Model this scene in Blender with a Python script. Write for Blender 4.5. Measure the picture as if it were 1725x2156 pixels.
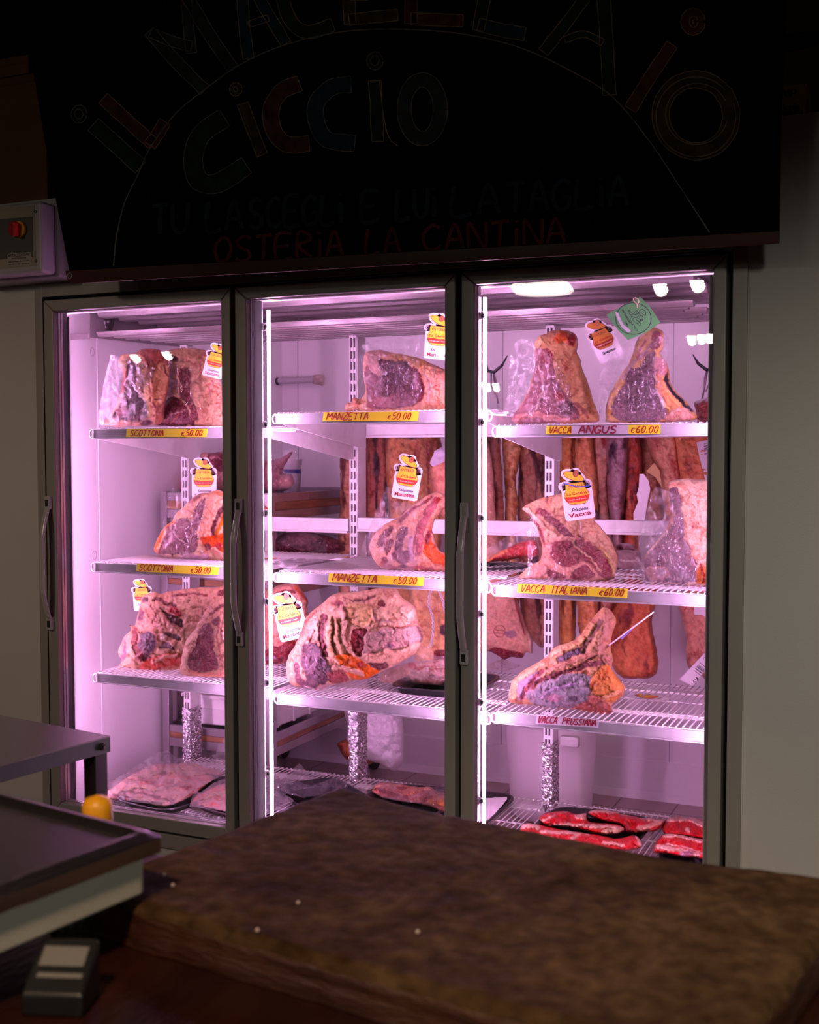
import bpy, math, random
import numpy as np
from math import pi, sin, cos, radians as rad
S = bpy.context.scene
COL = S.collection
for o in list(bpy.data.objects): bpy.data.objects.remove(o)
# ---------------------------------------------------------------- camera
W, H, F = 1725.0, 2156.0, 2444.8
YAW, PITCH, ROLL = .4154, .0494, -.0007
CAM = np.array([2.7024, -3.1096, 1.5])
_cy, _sy = cos(YAW), sin(YAW)
FW = np.array([-_sy * cos(PITCH), _cy * cos(PITCH), -sin(PITCH)])
_r = np.array([_cy, _sy, 0.0]); _u = np.cross(_r, FW)
RT = _r * cos(ROLL) + _u * sin(ROLL); UP = -_r * sin(ROLL) + _u * cos(ROLL)
cd = bpy.data.cameras.new('camera'); cam = bpy.data.objects.new('camera', cd); COL.objects.link(cam)
cd.sensor_fit = 'HORIZONTAL'; cd.sensor_width = 24.0; cd.lens = F / W * 24.0
cd.clip_start = .05; cd.clip_end = 60
from mathutils import Matrix, Vector
M4 = Matrix.Identity(4)
for i in range(3):
    M4[i][0] = RT[i]; M4[i][1] = UP[i]; M4[i][2] = -FW[i]; M4[i][3] = CAM[i]
cam.matrix_world = M4
cd.dof.use_dof = True; cd.dof.focus_distance = 3.55; cd.dof.aperture_fstop = 5.0
S.camera = cam
# ---------------------------------------------------------------- view, world, cycles
S.view_settings.view_transform = 'Standard'; S.view_settings.look = 'None'
S.view_settings.exposure = 0.0; S.view_settings.gamma = 1.0; S.view_settings.use_curve_mapping = False
cy = S.cycles
cy.use_denoising = True; cy.max_bounces = 8; cy.diffuse_bounces = 4; cy.glossy_bounces = 4
cy.transmission_bounces = 4; cy.transparent_max_bounces = 24; cy.caustics_reflective = False; cy.caustics_refractive = False
cy.sample_clamp_indirect = 6.0; cy.use_adaptive_sampling = True; cy.adaptive_threshold = .02
wd = bpy.data.worlds.new('world'); S.world = wd; wd.use_nodes = True
wd.node_tree.nodes['Background'].inputs[0].default_value = (.9, .62, .45, 1)
wd.node_tree.nodes['Background'].inputs[1].default_value = .008
TUBE_COL = (1.0, .46, .95); TUBE_STR = 142.0
# shaded shop lamp behind the viewer, for the lower wall; other spots are added
def spot(name, loc, tgt, power, size, blend, col, rad_=.12):
    l = bpy.data.lights.new(name, 'SPOT'); l.energy = power; l.spot_size = rad(size); l.spot_blend = blend
    l.color = col; l.shadow_soft_size = rad_
    o = bpy.data.objects.new(name, l); COL.objects.link(o); o.location = loc
    d = Vector(tgt) - Vector(loc); o.rotation_euler = d.to_track_quat('-Z', 'Y').to_euler()
    return o
spot('shop_lamp_light', (3.4, -3.4, 2.5), (2.75, 0.0, .25), 150, 60, 1.0, (1.0, .90, .76))
spot('added_left_fill', (-.6, -3.2, 2.6), (-.3, 0.0, .6), 75, 62, 1.0, (1.0, .72, .56))  # added fill that brightens the left wall
spot('added_counter_fill', (2.3, -3.5, 2.8), (2.1, -1.95, 1.0), 150, 44, 1.0, (1.0, .68, .44))  # added warm fill against the pink spill on the block
spot('added_scale_fill', (3.9, -3.0, 2.0), (1.85, -2.25, 1.03), 24, 20, .8, (1.0, .98, .86))  # added narrow fill for the scale's side and rim

# ---------------------------------------------------------------- picture -> place helpers
def rays(u, v):
    u = np.asarray(u, float); v = np.asarray(v, float)
    return FW + np.multiply.outer((u - W / 2) / F, RT) - np.multiply.outer((v - H / 2) / F, UP)
def onY(u, v, Y):
    d = rays(u, v); t = (np.asarray(Y, float) - CAM[1]) / d[..., 1]
    return CAM + d * t[..., None]
def onZ(u, v, z):
    d = rays(u, v); t = (np.asarray(z, float) - CAM[2]) / d[..., 2]
    return CAM + d * t[..., None]
def onX(u, v, x):
    d = rays(u, v); t = (x - CAM[0]) / d[..., 0]
    return CAM + d * t[..., None]
# ---------------------------------------------------------------- noise
def _vn(x, y, seed):
    xi = np.floor(x).astype(np.int64); yi = np.floor(y).astype(np.int64)
    fx = x - xi; fy = y - yi; fx = fx * fx * (3 - 2 * fx); fy = fy * fy * (3 - 2 * fy)
    def h(a, b):
        n = (a * 374761393 + b * 668265263 + seed * 974634777) & 0xffffffff
        n = ((n ^ (n >> 13)) * 1274126177) & 0xffffffff
        return ((n ^ (n >> 16)) & 0xffff) / 65535.0
    a = h(xi, yi); b = h(xi + 1, yi); c = h(xi, yi + 1); d = h(xi + 1, yi + 1)
    return (a + (b - a) * fx) * (1 - fy) + (c + (d - c) * fx) * fy
def fbm(x, y, seed=1, oct=4):
    r = 0; a = .5; t = 0
    for i in range(oct):
        r = r + a * _vn(x * 2 ** i, y * 2 ** i, seed + i * 7); t += a; a *= .55
    return r / t * 2 - 1
# ---------------------------------------------------------------- materials
MATS = {}
def nt(name):
    m = bpy.data.materials.new(name); m.use_nodes = True
    return m, m.node_tree.nodes, m.node_tree.links, m.node_tree.nodes['Principled BSDF']
def mat(name, color, rough=.5, metal=0.0, spec=.5, var=0.0, vscale=8.0, vcol=None, bump=0.0, bscale=60.0, stretch=(1, 1, 1), coat=0.0, emis=None, estr=0.0):
    if name in MATS: return MATS[name]
    m, N, L, B = nt(name)
    B.inputs['Base Color'].default_value = (*color, 1); B.inputs['Roughness'].default_value = rough
    B.inputs['Metallic'].default_value = metal; B.inputs['Specular IOR Level'].default_value = spec
    if coat: B.inputs['Coat Weight'].default_value = coat; B.inputs['Coat Roughness'].default_value = .12
    if emis: B.inputs['Emission Color'].default_value = (*emis, 1); B.inputs['Emission Strength'].default_value = estr
    if var or bump:
        tc = N.new('ShaderNodeTexCoord'); mp = N.new('ShaderNodeMapping'); mp.inputs['Scale'].default_value = stretch
        L.new(tc.outputs['Object'], mp.inputs['Vector'])
    if var:
        n = N.new('ShaderNodeTexNoise'); n.inputs['Scale'].default_value = vscale; n.inputs['Detail'].default_value = 6
        L.new(mp.outputs['Vector'], n.inputs['Vector'])
        rp = N.new('ShaderNodeValToRGB'); rp.color_ramp.elements[0].position = .35; rp.color_ramp.elements[1].position = .68
        c2 = vcol if vcol else tuple(c * (1 - var) for c in color)
        rp.color_ramp.elements[0].color = (*color, 1); rp.color_ramp.elements[1].color = (*c2, 1)
        L.new(n.outputs['Fac'], rp.inputs['Fac']); L.new(rp.outputs['Color'], B.inputs['Base Color'])
    if bump:
        n2 = N.new('ShaderNodeTexNoise'); n2.inputs['Scale'].default_value = bscale; n2.inputs['Detail'].default_value = 4
        L.new(mp.outputs['Vector'], n2.inputs['Vector'])
        b = N.new('ShaderNodeBump'); b.inputs['Strength'].default_value = bump; b.inputs['Distance'].default_value = .01
        L.new(n2.outputs['Fac'], b.inputs['Height']); L.new(b.outputs['Normal'], B.inputs['Normal'])
    MATS[name] = m
    return m
def sheer(name, base, fac, rough=.12, tint=(1, 1, 1), gl=.25, nscale=26.0, bump=.6, var=.5, trans=.5):
    """thin plastic film or greaseproof paper: part clear, part milky, with glossy wrinkles"""
    if name in MATS: return MATS[name]
    m, N, L, B = nt(name); N.remove(B); out = N['Material Output']
    tr = N.new('ShaderNodeBsdfTransparent'); tr.inputs[0].default_value = (*tint, 1)
    df = N.new('ShaderNodeBsdfDiffuse'); df.inputs[0].default_value = (*base, 1)
    tl = N.new('ShaderNodeBsdfTranslucent'); tl.inputs[0].default_value = (*base, 1)
    gs = N.new('ShaderNodeBsdfGlossy'); gs.inputs['Roughness'].default_value = rough; gs.inputs[0].default_value = (1, 1, 1, 1)
    tc = N.new('ShaderNodeTexCoord'); nz = N.new('ShaderNodeTexNoise'); nz.inputs['Scale'].default_value = nscale
    nz.inputs['Detail'].default_value = 5; nz.inputs['Distortion'].default_value = 1.6
    L.new(tc.outputs['Object'], nz.inputs['Vector'])
    bp = N.new('ShaderNodeBump'); bp.inputs['Strength'].default_value = bump; bp.inputs['Distance'].default_value = .02
    L.new(nz.outputs['Fac'], bp.inputs['Height'])
    for s in (gs, df): L.new(bp.outputs['Normal'], s.inputs['Normal'])
    mr = N.new('ShaderNodeMapRange'); mr.inputs[1].default_value = .35; mr.inputs[2].default_value = .7
    mr.inputs[3].default_value = fac * (1 - var); mr.inputs[4].default_value = min(1, fac * (1 + var))
    L.new(nz.outputs['Fac'], mr.inputs[0])
    a = N.new('ShaderNodeMixShader'); a.inputs[0].default_value = trans; L.new(df.outputs[0], a.inputs[1]); L.new(tl.outputs[0], a.inputs[2])
    b = N.new('ShaderNodeMixShader'); L.new(mr.outputs[0], b.inputs[0]); L.new(tr.outputs[0], b.inputs[1]); L.new(a.outputs[0], b.inputs[2])
    lw = N.new('ShaderNodeFresnel'); lw.inputs[0].default_value = 1.45; L.new(bp.outputs['Normal'], lw.inputs[1])
    ml = N.new('ShaderNodeMath'); ml.operation = 'MULTIPLY_ADD'; ml.inputs[1].default_value = .7; ml.inputs[2].default_value = gl * .10; L.new(lw.outputs[0], ml.inputs[0])
    c = N.new('ShaderNodeMixShader'); L.new(ml.outputs[0], c.inputs[0]); L.new(b.outputs[0], c.inputs[1]); L.new(gs.outputs[0], c.inputs[2])
    L.new(c.outputs[0], out.inputs[0]); MATS[name] = m
    return m
def meat_mat():
    m, N, L, B = nt('meat')
    at = N.new('ShaderNodeAttribute'); at.attribute_name = 'Col'
    tc = N.new('ShaderNodeTexCoord')
    n1 = N.new('ShaderNodeTexNoise'); n1.inputs['Scale'].default_value = 95; n1.inputs['Detail'].default_value = 5; n1.inputs['Distortion'].default_value = 1.2
    n2 = N.new('ShaderNodeTexNoise'); n2.inputs['Scale'].default_value = 38; n2.inputs['Detail'].default_value = 6; n2.inputs['Distortion'].default_value = 2.2
    for n in (n1, n2): L.new(tc.outputs['Object'], n.inputs['Vector'])
    # marbling: thin bands of the second noise
    sb = N.new('ShaderNodeMath'); sb.operation = 'SUBTRACT'; sb.inputs[1].default_value = .5; L.new(n2.outputs['Fac'], sb.inputs[0])
    ab = N.new('ShaderNodeMath'); ab.operation = 'ABSOLUTE'; L.new(sb.outputs[0], ab.inputs[0])
    mr = N.new('ShaderNodeMapRange'); mr.inputs[1].default_value = .0; mr.inputs[2].default_value = .022; mr.inputs[3].default_value = .38; mr.inputs[4].default_value = 0
    L.new(ab.outputs[0], mr.inputs[0])
    mu = N.new('ShaderNodeMath'); mu.operation = 'MULTIPLY'; L.new(mr.outputs[0], mu.inputs[0]); L.new(at.outputs['Alpha'], mu.inputs[1])
    mx = N.new('ShaderNodeMix'); mx.data_type = 'RGBA'; L.new(mu.outputs[0], mx.inputs[0]); L.new(at.outputs['Color'], mx.inputs[6]); mx.inputs[7].default_value = (.72, .55, .48, 1)
    # mottling
    hs = N.new('ShaderNodeHueSaturation'); hs.inputs['Saturation'].default_value = 1.08; L.new(mx.outputs[2], hs.inputs['Color'])
    m2 = N.new('ShaderNodeMapRange'); m2.inputs[1].default_value = .3; m2.inputs[2].default_value = .7; m2.inputs[3].default_value = .80; m2.inputs[4].default_value = 1.06
    L.new(n1.outputs['Fac'], m2.inputs[0]); L.new(m2.outputs[0], hs.inputs['Value'])
    L.new(hs.outputs[0], B.inputs['Base Color'])
    B.inputs['Roughness'].default_value = .38; B.inputs['Specular IOR Level'].default_value = .26
    B.inputs['Coat Weight'].default_value = .05; B.inputs['Coat Roughness'].default_value = .16
    bp = N.new('ShaderNodeBump'); bp.inputs['Strength'].default_value = .4; bp.inputs['Distance'].default_value = .006
    ad = N.new('ShaderNodeMath'); ad.operation = 'ADD'; L.new(n1.outputs['Fac'], ad.inputs[0]); L.new(n2.outputs['Fac'], ad.inputs[1])
    L.new(ad.outputs[0], bp.inputs['Height']); L.new(bp.outputs['Normal'], B.inputs['Normal']); L.new(bp.outputs['Normal'], B.inputs['Coat Normal'])
    return m
MEAT = meat_mat()
WHITE = mat('white_enamel', (.80, .79, .78), .32, var=.10, vscale=30, bump=.12, bscale=300)
LIPM = mat('grey_enamel', (.34, .34, .35), .35, var=.18, vscale=22)
ALU = mat('grey_aluminium', (.36, .34, .31), .42, .25, var=.06, vscale=4)
BLACK = mat('black_rubber', (.004, .004, .004), .6)
BLKP = mat('black_plastic', (.012, .012, .013), .28)
STEEL = mat('brushed_steel', (.5, .49, .48), .33, 1.0, var=.25, vscale=9, bump=.15, bscale=90, stretch=(1, 12, 12))
DIRTST = mat('dull_galvanised_metal', (.50, .46, .46), .38, .75, var=.5, vscale=7, bump=.25, bscale=70, stretch=(.6, 9, 9))
FOIL = mat('crumpled_foil', (.72, .72, .74), .2, 1.0, bump=.9, bscale=55)
PANEL = mat('white_wall_panel', (.82, .80, .81), .45, var=.07, vscale=2.5)
OPANEL = mat('outer_wall_panel', (.58, .56, .53), .5, var=.05, vscale=3, bump=.05, bscale=200)
WOOD = mat('brown_wood_strip', (.32, .15, .07), .5, var=.5, vscale=6, stretch=(1, 1, 12))
FILM = sheer('clear_plastic_film', (.66, .64, .70), .10, rough=.12, gl=.3, nscale=15, bump=.6, var=.8)
CLEAR = sheer('very_clear_film', (.66, .64, .70), .035, rough=.1, gl=.1, nscale=12, bump=.3, var=.8)
HAZE = sheer('milky_plastic_film', (.66, .62, .70), .15, rough=.14, gl=.3, nscale=15, bump=.8, var=.8)
def diffuser():
    m, N, L, B = nt('milky_plastic_profile'); N.remove(B)
    d = N.new('ShaderNodeBsdfDiffuse'); d.inputs[0].default_value = (.5, .5, .5, 1); t = N.new('ShaderNodeBsdfTranslucent'); t.inputs[0].default_value = (.27, .29, .27, 1)
    a = N.new('ShaderNodeAddShader'); L.new(d.outputs[0], a.inputs[0]); L.new(t.outputs[0], a.inputs[1]); L.new(a.outputs[0], N['Material Output'].inputs[0]); return m
DIFFUSER = diffuser()
PAPER = sheer('greaseproof_paper', (.90, .84, .86), .17, rough=.3, gl=.05, nscale=9, bump=.25, var=.5)
CARD = mat('white_card', (.86, .84, .86), .3)
YEL = mat('yellow_card', (.86, .80, .04), .32)
RED = mat('red_ink', (.34, .006, .012), .5)
DRED = mat('dark_red_ink', (.24, .008, .03), .5)
# ---------------------------------------------------------------- object helpers
WL = {}
def tag(o, label=None, cat=None, group=None, kind=None):
    if label: o['label'] = label
    if cat: o['category'] = cat
    if group: o['group'] = group
    if kind: o['kind'] = kind
    return o
def thing(name, label, cat, loc, group=None):
    o = bpy.data.objects.new(name, None); COL.objects.link(o); o.location = loc; o.empty_display_size = .05
    WL[o.name] = np.array(loc, float); tag(o, label, cat, group)
    return o
def link(name, V, Fc, m, parent=None, smooth=False, loc=None):
    """V in world metres; the object's origin is its parent's, or loc"""
    V = np.asarray(V, float)
    base = WL[parent.name] if parent is not None else (np.array(loc, float) if loc is not None else np.zeros(3))
    me = bpy.data.meshes.new(name); me.from_pydata((V - base).tolist(), [], [list(map(int, f)) for f in Fc]); me.update()
    if smooth: me.polygons.foreach_set('use_smooth', [True] * len(me.polygons))
    for mm in (m if isinstance(m, (list, tuple)) else [m]): me.materials.append(mm)
    o = bpy.data.objects.new(name, me); COL.objects.link(o)
    if parent is not None: o.parent = parent
    else: o.location = base
    WL[o.name] = base
    return o
class MB:
    def __init__(s): s.v = []; s.f = []; s.mi = []; s.k = 0
    def add(s, V, Fc):
        b = len(s.v); s.v += [tuple(map(float, p)) for p in V]; s.f += [[i + b for i in f] for f in Fc]; s.mi += [s.k] * len(Fc)
        return s
    def box(s, x0, x1, y0, y1, z0, z1):
        return s.add([(x0, y0, z0), (x1, y0, z0), (x1, y1, z0), (x0, y1, z0), (x0, y0, z1), (x1, y0, z1), (x1, y1, z1), (x0, y1, z1)],
                     [(0, 3, 2, 1), (4, 5, 6, 7), (0, 1, 5, 4), (1, 2, 6, 5), (2, 3, 7, 6), (3, 0, 4, 7)])
    def prism(s, pts, d):
        """pts: closed 3-D polygon (n,3); d: extrusion vector"""
        P = [np.array(p, float) for p in pts]; n = len(P); d = np.array(d, float)
        return s.add(P + [p + d for p in P], [list(range(n))[::-1], list(range(n, 2 * n))] + [(i, (i + 1) % n, n + (i + 1) % n, n + i) for i in range(n)])
    def tube(s, pts, r, n=8, closed=False, flat=1.0):
        P = [np.array(p, float) for p in pts]; K = len(P); V = []; Fc = []
        ref = None
        for i, p in enumerate(P):
            a = P[(i - 1) % K] if (closed or i) else P[0]; b = P[(i + 1) % K] if (closed or i < K - 1) else P[-1]
            t = b - a; t = t / (np.linalg.norm(t) + 1e-12)
            if ref is None:
                ref = np.cross(t, (0, 0, 1.0)); 
                if np.linalg.norm(ref) < .2: ref = np.cross(t, (1.0, 0, 0))
            ref = ref - t * ref.dot(t); ref = ref / np.linalg.norm(ref); w = np.cross(t, ref)
            rr = r[i] if hasattr(r, '__len__') else r
            V += [p + ref * cos(2 * pi * j / n) * rr + w * sin(2 * pi * j / n) * rr * flat for j in range(n)]
        for i in range(K if closed else K - 1):
            for j in range(n):
                a = i * n + j; b = i * n + (j + 1) % n; c = ((i + 1) % K) * n + (j + 1) % n; d = ((i + 1) % K) * n + j
                Fc.append((a, d, c, b))
        if not closed: Fc += [list(range(n)), list(range((K - 1) * n, K * n))[::-1]]
        return s.add(V, Fc)
    def lathe(s, prof, c, n=28, squash=(1, 1)):
        V = []; Fc = []
        for (r, z) in prof: V += [(c[0] + r * cos(2 * pi * j / n) * squash[0], c[1] + r * sin(2 * pi * j / n) * squash[1], c[2] + z) for j in range(n)]
        for i in range(len(prof) - 1):
            for j in range(n):
                Fc.append((i * n + j, i * n + (j + 1) % n, (i + 1) * n + (j + 1) % n, (i + 1) * n + j))
        if prof[0][0] > 1e-5: Fc.append(list(range(n))[::-1])
        if prof[-1][0] > 1e-5: Fc.append(list(range((len(prof) - 1) * n, len(prof) * n)))
        return s.add(V, Fc)
    def build(s, name, m, parent=None, bev=0.0, smooth=False, loc=None, seg=2):
        o = link(name, s.v, s.f, m, parent, smooth, loc)
        if isinstance(m, (list, tuple)): o.data.polygons.foreach_set('material_index', s.mi)
        if bev:
            b = o.modifiers.new('bevel', 'BEVEL'); b.width = bev; b.segments = seg; b.limit_method = 'ANGLE'; b.angle_limit = rad(40)
            o.data.polygons.foreach_set('use_smooth', [True] * len(o.data.polygons)); 
            w = o.modifiers.new('wn', 'WEIGHTED_NORMAL')
        return o
def structure(o): o['kind'] = 'structure'; return o
# ---------------------------------------------------------------- outline and sheet helpers
def crom(P, step=3.0, closed=True):
    P = np.asarray(P, float); n = len(P); out = []
    for i in range(n if closed else n - 1):
        p0, p1, p2, p3 = (P[(i - 1) % n], P[i], P[(i + 1) % n], P[(i + 2) % n]) if closed else (P[max(i - 1, 0)], P[i], P[i + 1], P[min(i + 2, n - 1)])
        k = max(1, int(np.hypot(*(p2 - p1)) / step))
        for j in range(k):
            t = j / k
            out.append(.5 * ((2 * p1) + (-p0 + p2) * t + (2 * p0 - 5 * p1 + 4 * p2 - p3) * t * t + (-p0 + 3 * p1 - 3 * p2 + p3) * t ** 3))
    if not closed: out.append(P[-1])
    return np.array(out)
def inside(px, py, P):
    c = np.zeros(px.shape, bool); n = len(P); j = n - 1
    for i in range(n):
        xi, yi = P[i]; xj, yj = P[j]
        if yi != yj:
            t = ((yi > py) != (yj > py)) & (px < (xj - xi) * (py - yi) / (yj - yi) + xi); c ^= t
        j = i
    return c
def segdist(px, py, P, closed=True, near=False):
    best = np.full(px.shape, 1e9); nx = np.zeros(px.shape); ny = np.zeros(px.shape); n = len(P)
    for i in range(n if closed else n - 1):
        a = P[i]; b = P[(i + 1) % n]; d = b - a; L2 = d @ d + 1e-9
        t = np.clip(((px - a[0]) * d[0] + (py - a[1]) * d[1]) / L2, 0, 1)
        qx = a[0] + t * d[0]; qy = a[1] + t * d[1]; q = (px - qx) ** 2 + (py - qy) ** 2
        m = q < best; best = np.where(m, q, best)
        if near: nx = np.where(m, qx, nx); ny = np.where(m, qy, ny)
    return (np.sqrt(best), nx, ny) if near else np.sqrt(best)
FAT = ((.86, .62, .38), .0); PFAT = ((.84, .52, .40), .0); CREAM = ((.92, .76, .56), .0); LEAN = ((.30, .045, .065), 1.0)
DLEAN = ((.10, .018, .028), .6); PLEAN = ((.30, .10, .15), 1.0); RLEAN = ((.45, .03, .035), .7); OR = ((.80, .22, .06), .1)
TAN = ((.56, .34, .19), .0); BRN = ((.26, .11, .07), .3); GREY = ((.36, .31, .36), .6); BLUE = ((.27, .33, .36), .3)
PURP = ((.115, .075, .12), .7); MEMB = ((.62, .47, .50), .2); BONE = ((.88, .62, .48), .0); YF = ((.80, .52, .20), .0); MID = ((.58, .22, .20), .5)
def inflate(name, K, out, base, regs, plane='Y', d0=.3, T=.05, Tb=None, R=None, seed=1, step=1.8, rag=1.9, base2=None, streak=None, bumps=.006, warp=5.0, vein=1.0, gain=1.0, parent=None, loc=None, smoothing=True):
    """A solid lump whose silhouette is an outline: two bulging skins over a fine grid, coloured by cut, fat and bone regions.
    plane 'Y': stands upright at depth d0; plane 'Z': lies on the level d0."""
    ox, oy, sc = K
    T_ = lambda P: np.asarray(P, float) / sc + np.array([ox, oy])
    P = crom(T_(out), 3.0) if smoothing else T_(out)
    nn = np.array([fbm(P[:, 0] / 9, P[:, 1] / 9, seed + 3), fbm(P[:, 0] / 9 + 50, P[:, 1] / 9, seed + 4)]).T
    P = P + nn * rag
    x0, y0 = P.min(0) - step; x1, y1 = P.max(0) + step
    gx = np.arange(x0, x1 + step, step); gy = np.arange(y0, y1 + step, step)
    X, Y = np.meshgrid(gx, gy)
    cx = (X[:-1, :-1] + X[1:, 1:]) / 2; cyy = (Y[:-1, :-1] + Y[1:, 1:]) / 2
    cell = inside(cx, cyy, P)
    use = np.zeros(X.shape, bool); cnt = np.zeros(X.shape, int)
    for a in (0, 1):
        for b in (0, 1):
            sl = (slice(a, X.shape[0] - 1 + a), slice(b, X.shape[1] - 1 + b)); use[sl] |= cell; cnt[sl] += cell
    edge = use & (cnt < 4)
    px = X[use]; py = Y[use]; ed = edge[use]
    dist, nx, ny = segdist(px, py, P, near=True)
    px = np.where(ed, nx, px); py = np.where(ed, ny, py); dist = np.where(ed, 0, dist)
    if R is None: R = max(dist.max() * .75, 4)
    t = np.clip(dist / R, 0, 1); prof = np.sqrt(np.clip(1 - (1 - t) ** 2, 0, 1))
    wx = px + fbm(px / 16, py / 16, seed + 11) * warp + fbm(px / 5, py / 5, seed + 12) * warp * .45
    wy = py + fbm(px / 16 + 9, py / 16, seed + 13) * warp + fbm(px / 5 + 9, py / 5, seed + 14) * warp * .45
    col = np.tile(np.array(base[0]), (len(px), 1)); lean = np.full(len(px), base[1]); hh = np.zeros(len(px))
    def mixin(m, c, h=0.0):
        nonlocal col, lean, hh
        col = col * (1 - m[:, None]) + np.array(c[0]) * m[:, None]; lean = lean * (1 - m) + c[1] * m; hh = hh + h * m
    if base2 is not None:
        mixin(np.clip(fbm(px / 28, py / 28, seed + 21) * 1.6 + .25, 0, 1) * .8, base2)
    if streak is not None:
        ang, fa, fl, c, amt = streak; a = rad(ang)
        sa = (-px * sin(a) + py * cos(a)) / fa; sl = (px * cos(a) + py * sin(a)) / fl
        q = fbm(sa + fbm(sl * .7, sa * .2, seed + 33) * 1.2, sl, seed + 31)
        mixin(np.clip((q - (1 - 2 * amt) * .35) * 5, 0, 1), c, -.004)
    for rg in regs:
        k, g, c = rg[0], rg[1], rg[2]; h = rg[3] if len(rg) > 3 else 0.0
        if k == 'e':
            ex, ey = T_([g[0], g[1]]); rx, ry = g[2] / sc, g[3] / sc; a = rad(g[4] if len(g) > 4 else 0)
            dx = (wx - ex) * cos(a) + (wy - ey) * sin(a); dy = -(wx - ex) * sin(a) + (wy - ey) * cos(a)
            sd = (1 - np.sqrt((dx / rx) ** 2 + (dy / ry) ** 2)) * min(rx, ry)
        elif k == 'p':
            Q = crom(T_(g), 6); sd = segdist(wx, wy, Q); sd = np.where(inside(wx, wy, Q), sd, -sd)
        else:
            Q = crom(T_(g[0]), 6, False); sd = g[1] / sc / 2 - segdist(wx, wy, Q, False)
        mixin(np.clip(sd / 2.2 + .5, 0, 1), c, h * 1.0)
        if h: hh = hh - .0035 * np.exp(-(sd / 1.5) ** 2)
    qx = px + fbm(px / 12, py / 12, seed + 61) * 7; qy = py + fbm(px / 12 + 7, py / 12, seed + 62) * 7
    rdg = np.clip(1 - np.abs(fbm(qx / 13, qy / 13, seed + 63, 3)) * 7, 0, 1); rd2 = np.clip(1 - np.abs(fbm(qx / 6, qy / 6, seed + 64, 2)) * 5, 0, 1)
    rd3 = np.clip(1 - np.abs(fbm(qx / 24 + 3, qy / 24, seed + 65, 3)) * 9, 0, 1)
    lm = np.clip(lean, 0, 1)[:, None] * vein; fm = (1 - np.clip(lean * 1.6, 0, 1))[:, None] * vein
    a_ = np.clip(rdg * .42 + rd2 * .14, 0, .6)[:, None] * lm; col = col * (1 - a_) + np.array((.74, .52, .48)) * a_
    patch = np.clip(fbm(px / 34, py / 34, seed + 66) * 2 + .1, 0, 1)
    a_ = np.clip(rdg * .6 * patch + rd3 * .55 + rd2 * .15 * patch, 0, .8)[:, None] * fm; col = col * (1 - a_) + (col * np.array((.52, .22, .20))) * a_
    a_ = (np.clip(fbm(px / 9 + 5, py / 22, seed + 67) * 3 - 1.1, 0, 1) * patch * .75)[:, None] * fm; col = col * (1 - a_) + np.array((.34, .06, .05)) * a_
    hh = hh + (rdg * .0035 + rd3 * -.004 + rd2 * .0012) * vein
    col[:, 1] = col[:, 1] * (1 + .20 * np.clip((col[:, 0] - .35) * 3, 0, 1))
    col = np.where(lean[:, None] > .45, col * np.array((.50, .30, .34)), col * np.array((.80, .62, .64)) * gain)
    shade = 1 + .24 * fbm(px / 7, py / 7, seed + 41); col = np.clip(col * shade[:, None], 0, 1)
    front = T * prof + (hh + bumps * fbm(px / 14, py / 14, seed + 51) + bumps * .5 * fbm(px / 4, py / 4, seed + 52)) * np.clip(dist / 5, 0, 1)
    Tb = T if Tb is None else Tb
    n = len(px); idx = -np.ones(X.shape, int); idx[use] = np.arange(n)
    bi = np.where(ed, np.arange(n), 0); k = n
    inner = np.where(~ed)[0]; bi[inner] = n + np.arange(len(inner))
    if plane == 'Y':
        Vf = onY(px, py, d0 - front); Vb = onY(px[inner], py[inner], d0 + (Tb * prof)[inner])
    else:
        Vf = onZ(px, py, d0 + np.maximum(front, -.002)); Vb = onZ(px[inner], py[inner], np.full(len(inner), d0 - .001))
        Vb = onZ(px[inner], py[inner], np.full(len(inner), d0 - .001))
    V = np.vstack([Vf, Vb])
    A = idx[:-1, :-1][cell]; B = idx[:-1, 1:][cell]; C = idx[1:, 1:][cell]; D = idx[1:, :-1][cell]
    Fc = np.vstack([np.stack([A, D, C, B], 1), np.stack([bi[A], bi[B], bi[C], bi[D]], 1)])
    good = ~((Fc[:, 0] == Fc[:, 1]) | (Fc[:, 1] == Fc[:, 2]))
    o = link(name, V, Fc[good], MEAT, parent, True, loc if loc is not None else (V[:, 0].mean(), V[:, 1].mean(), V[:, 2].min()) if parent is None else None)
    at = o.data.color_attributes.new('Col', 'FLOAT_COLOR', 'POINT')
    rgba = np.hstack([np.vstack([col, col[inner]]), np.concatenate([lean, lean[inner]])[:, None]])
    at.data.foreach_set('color', rgba.ravel().astype(np.float32))
    return o
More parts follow.
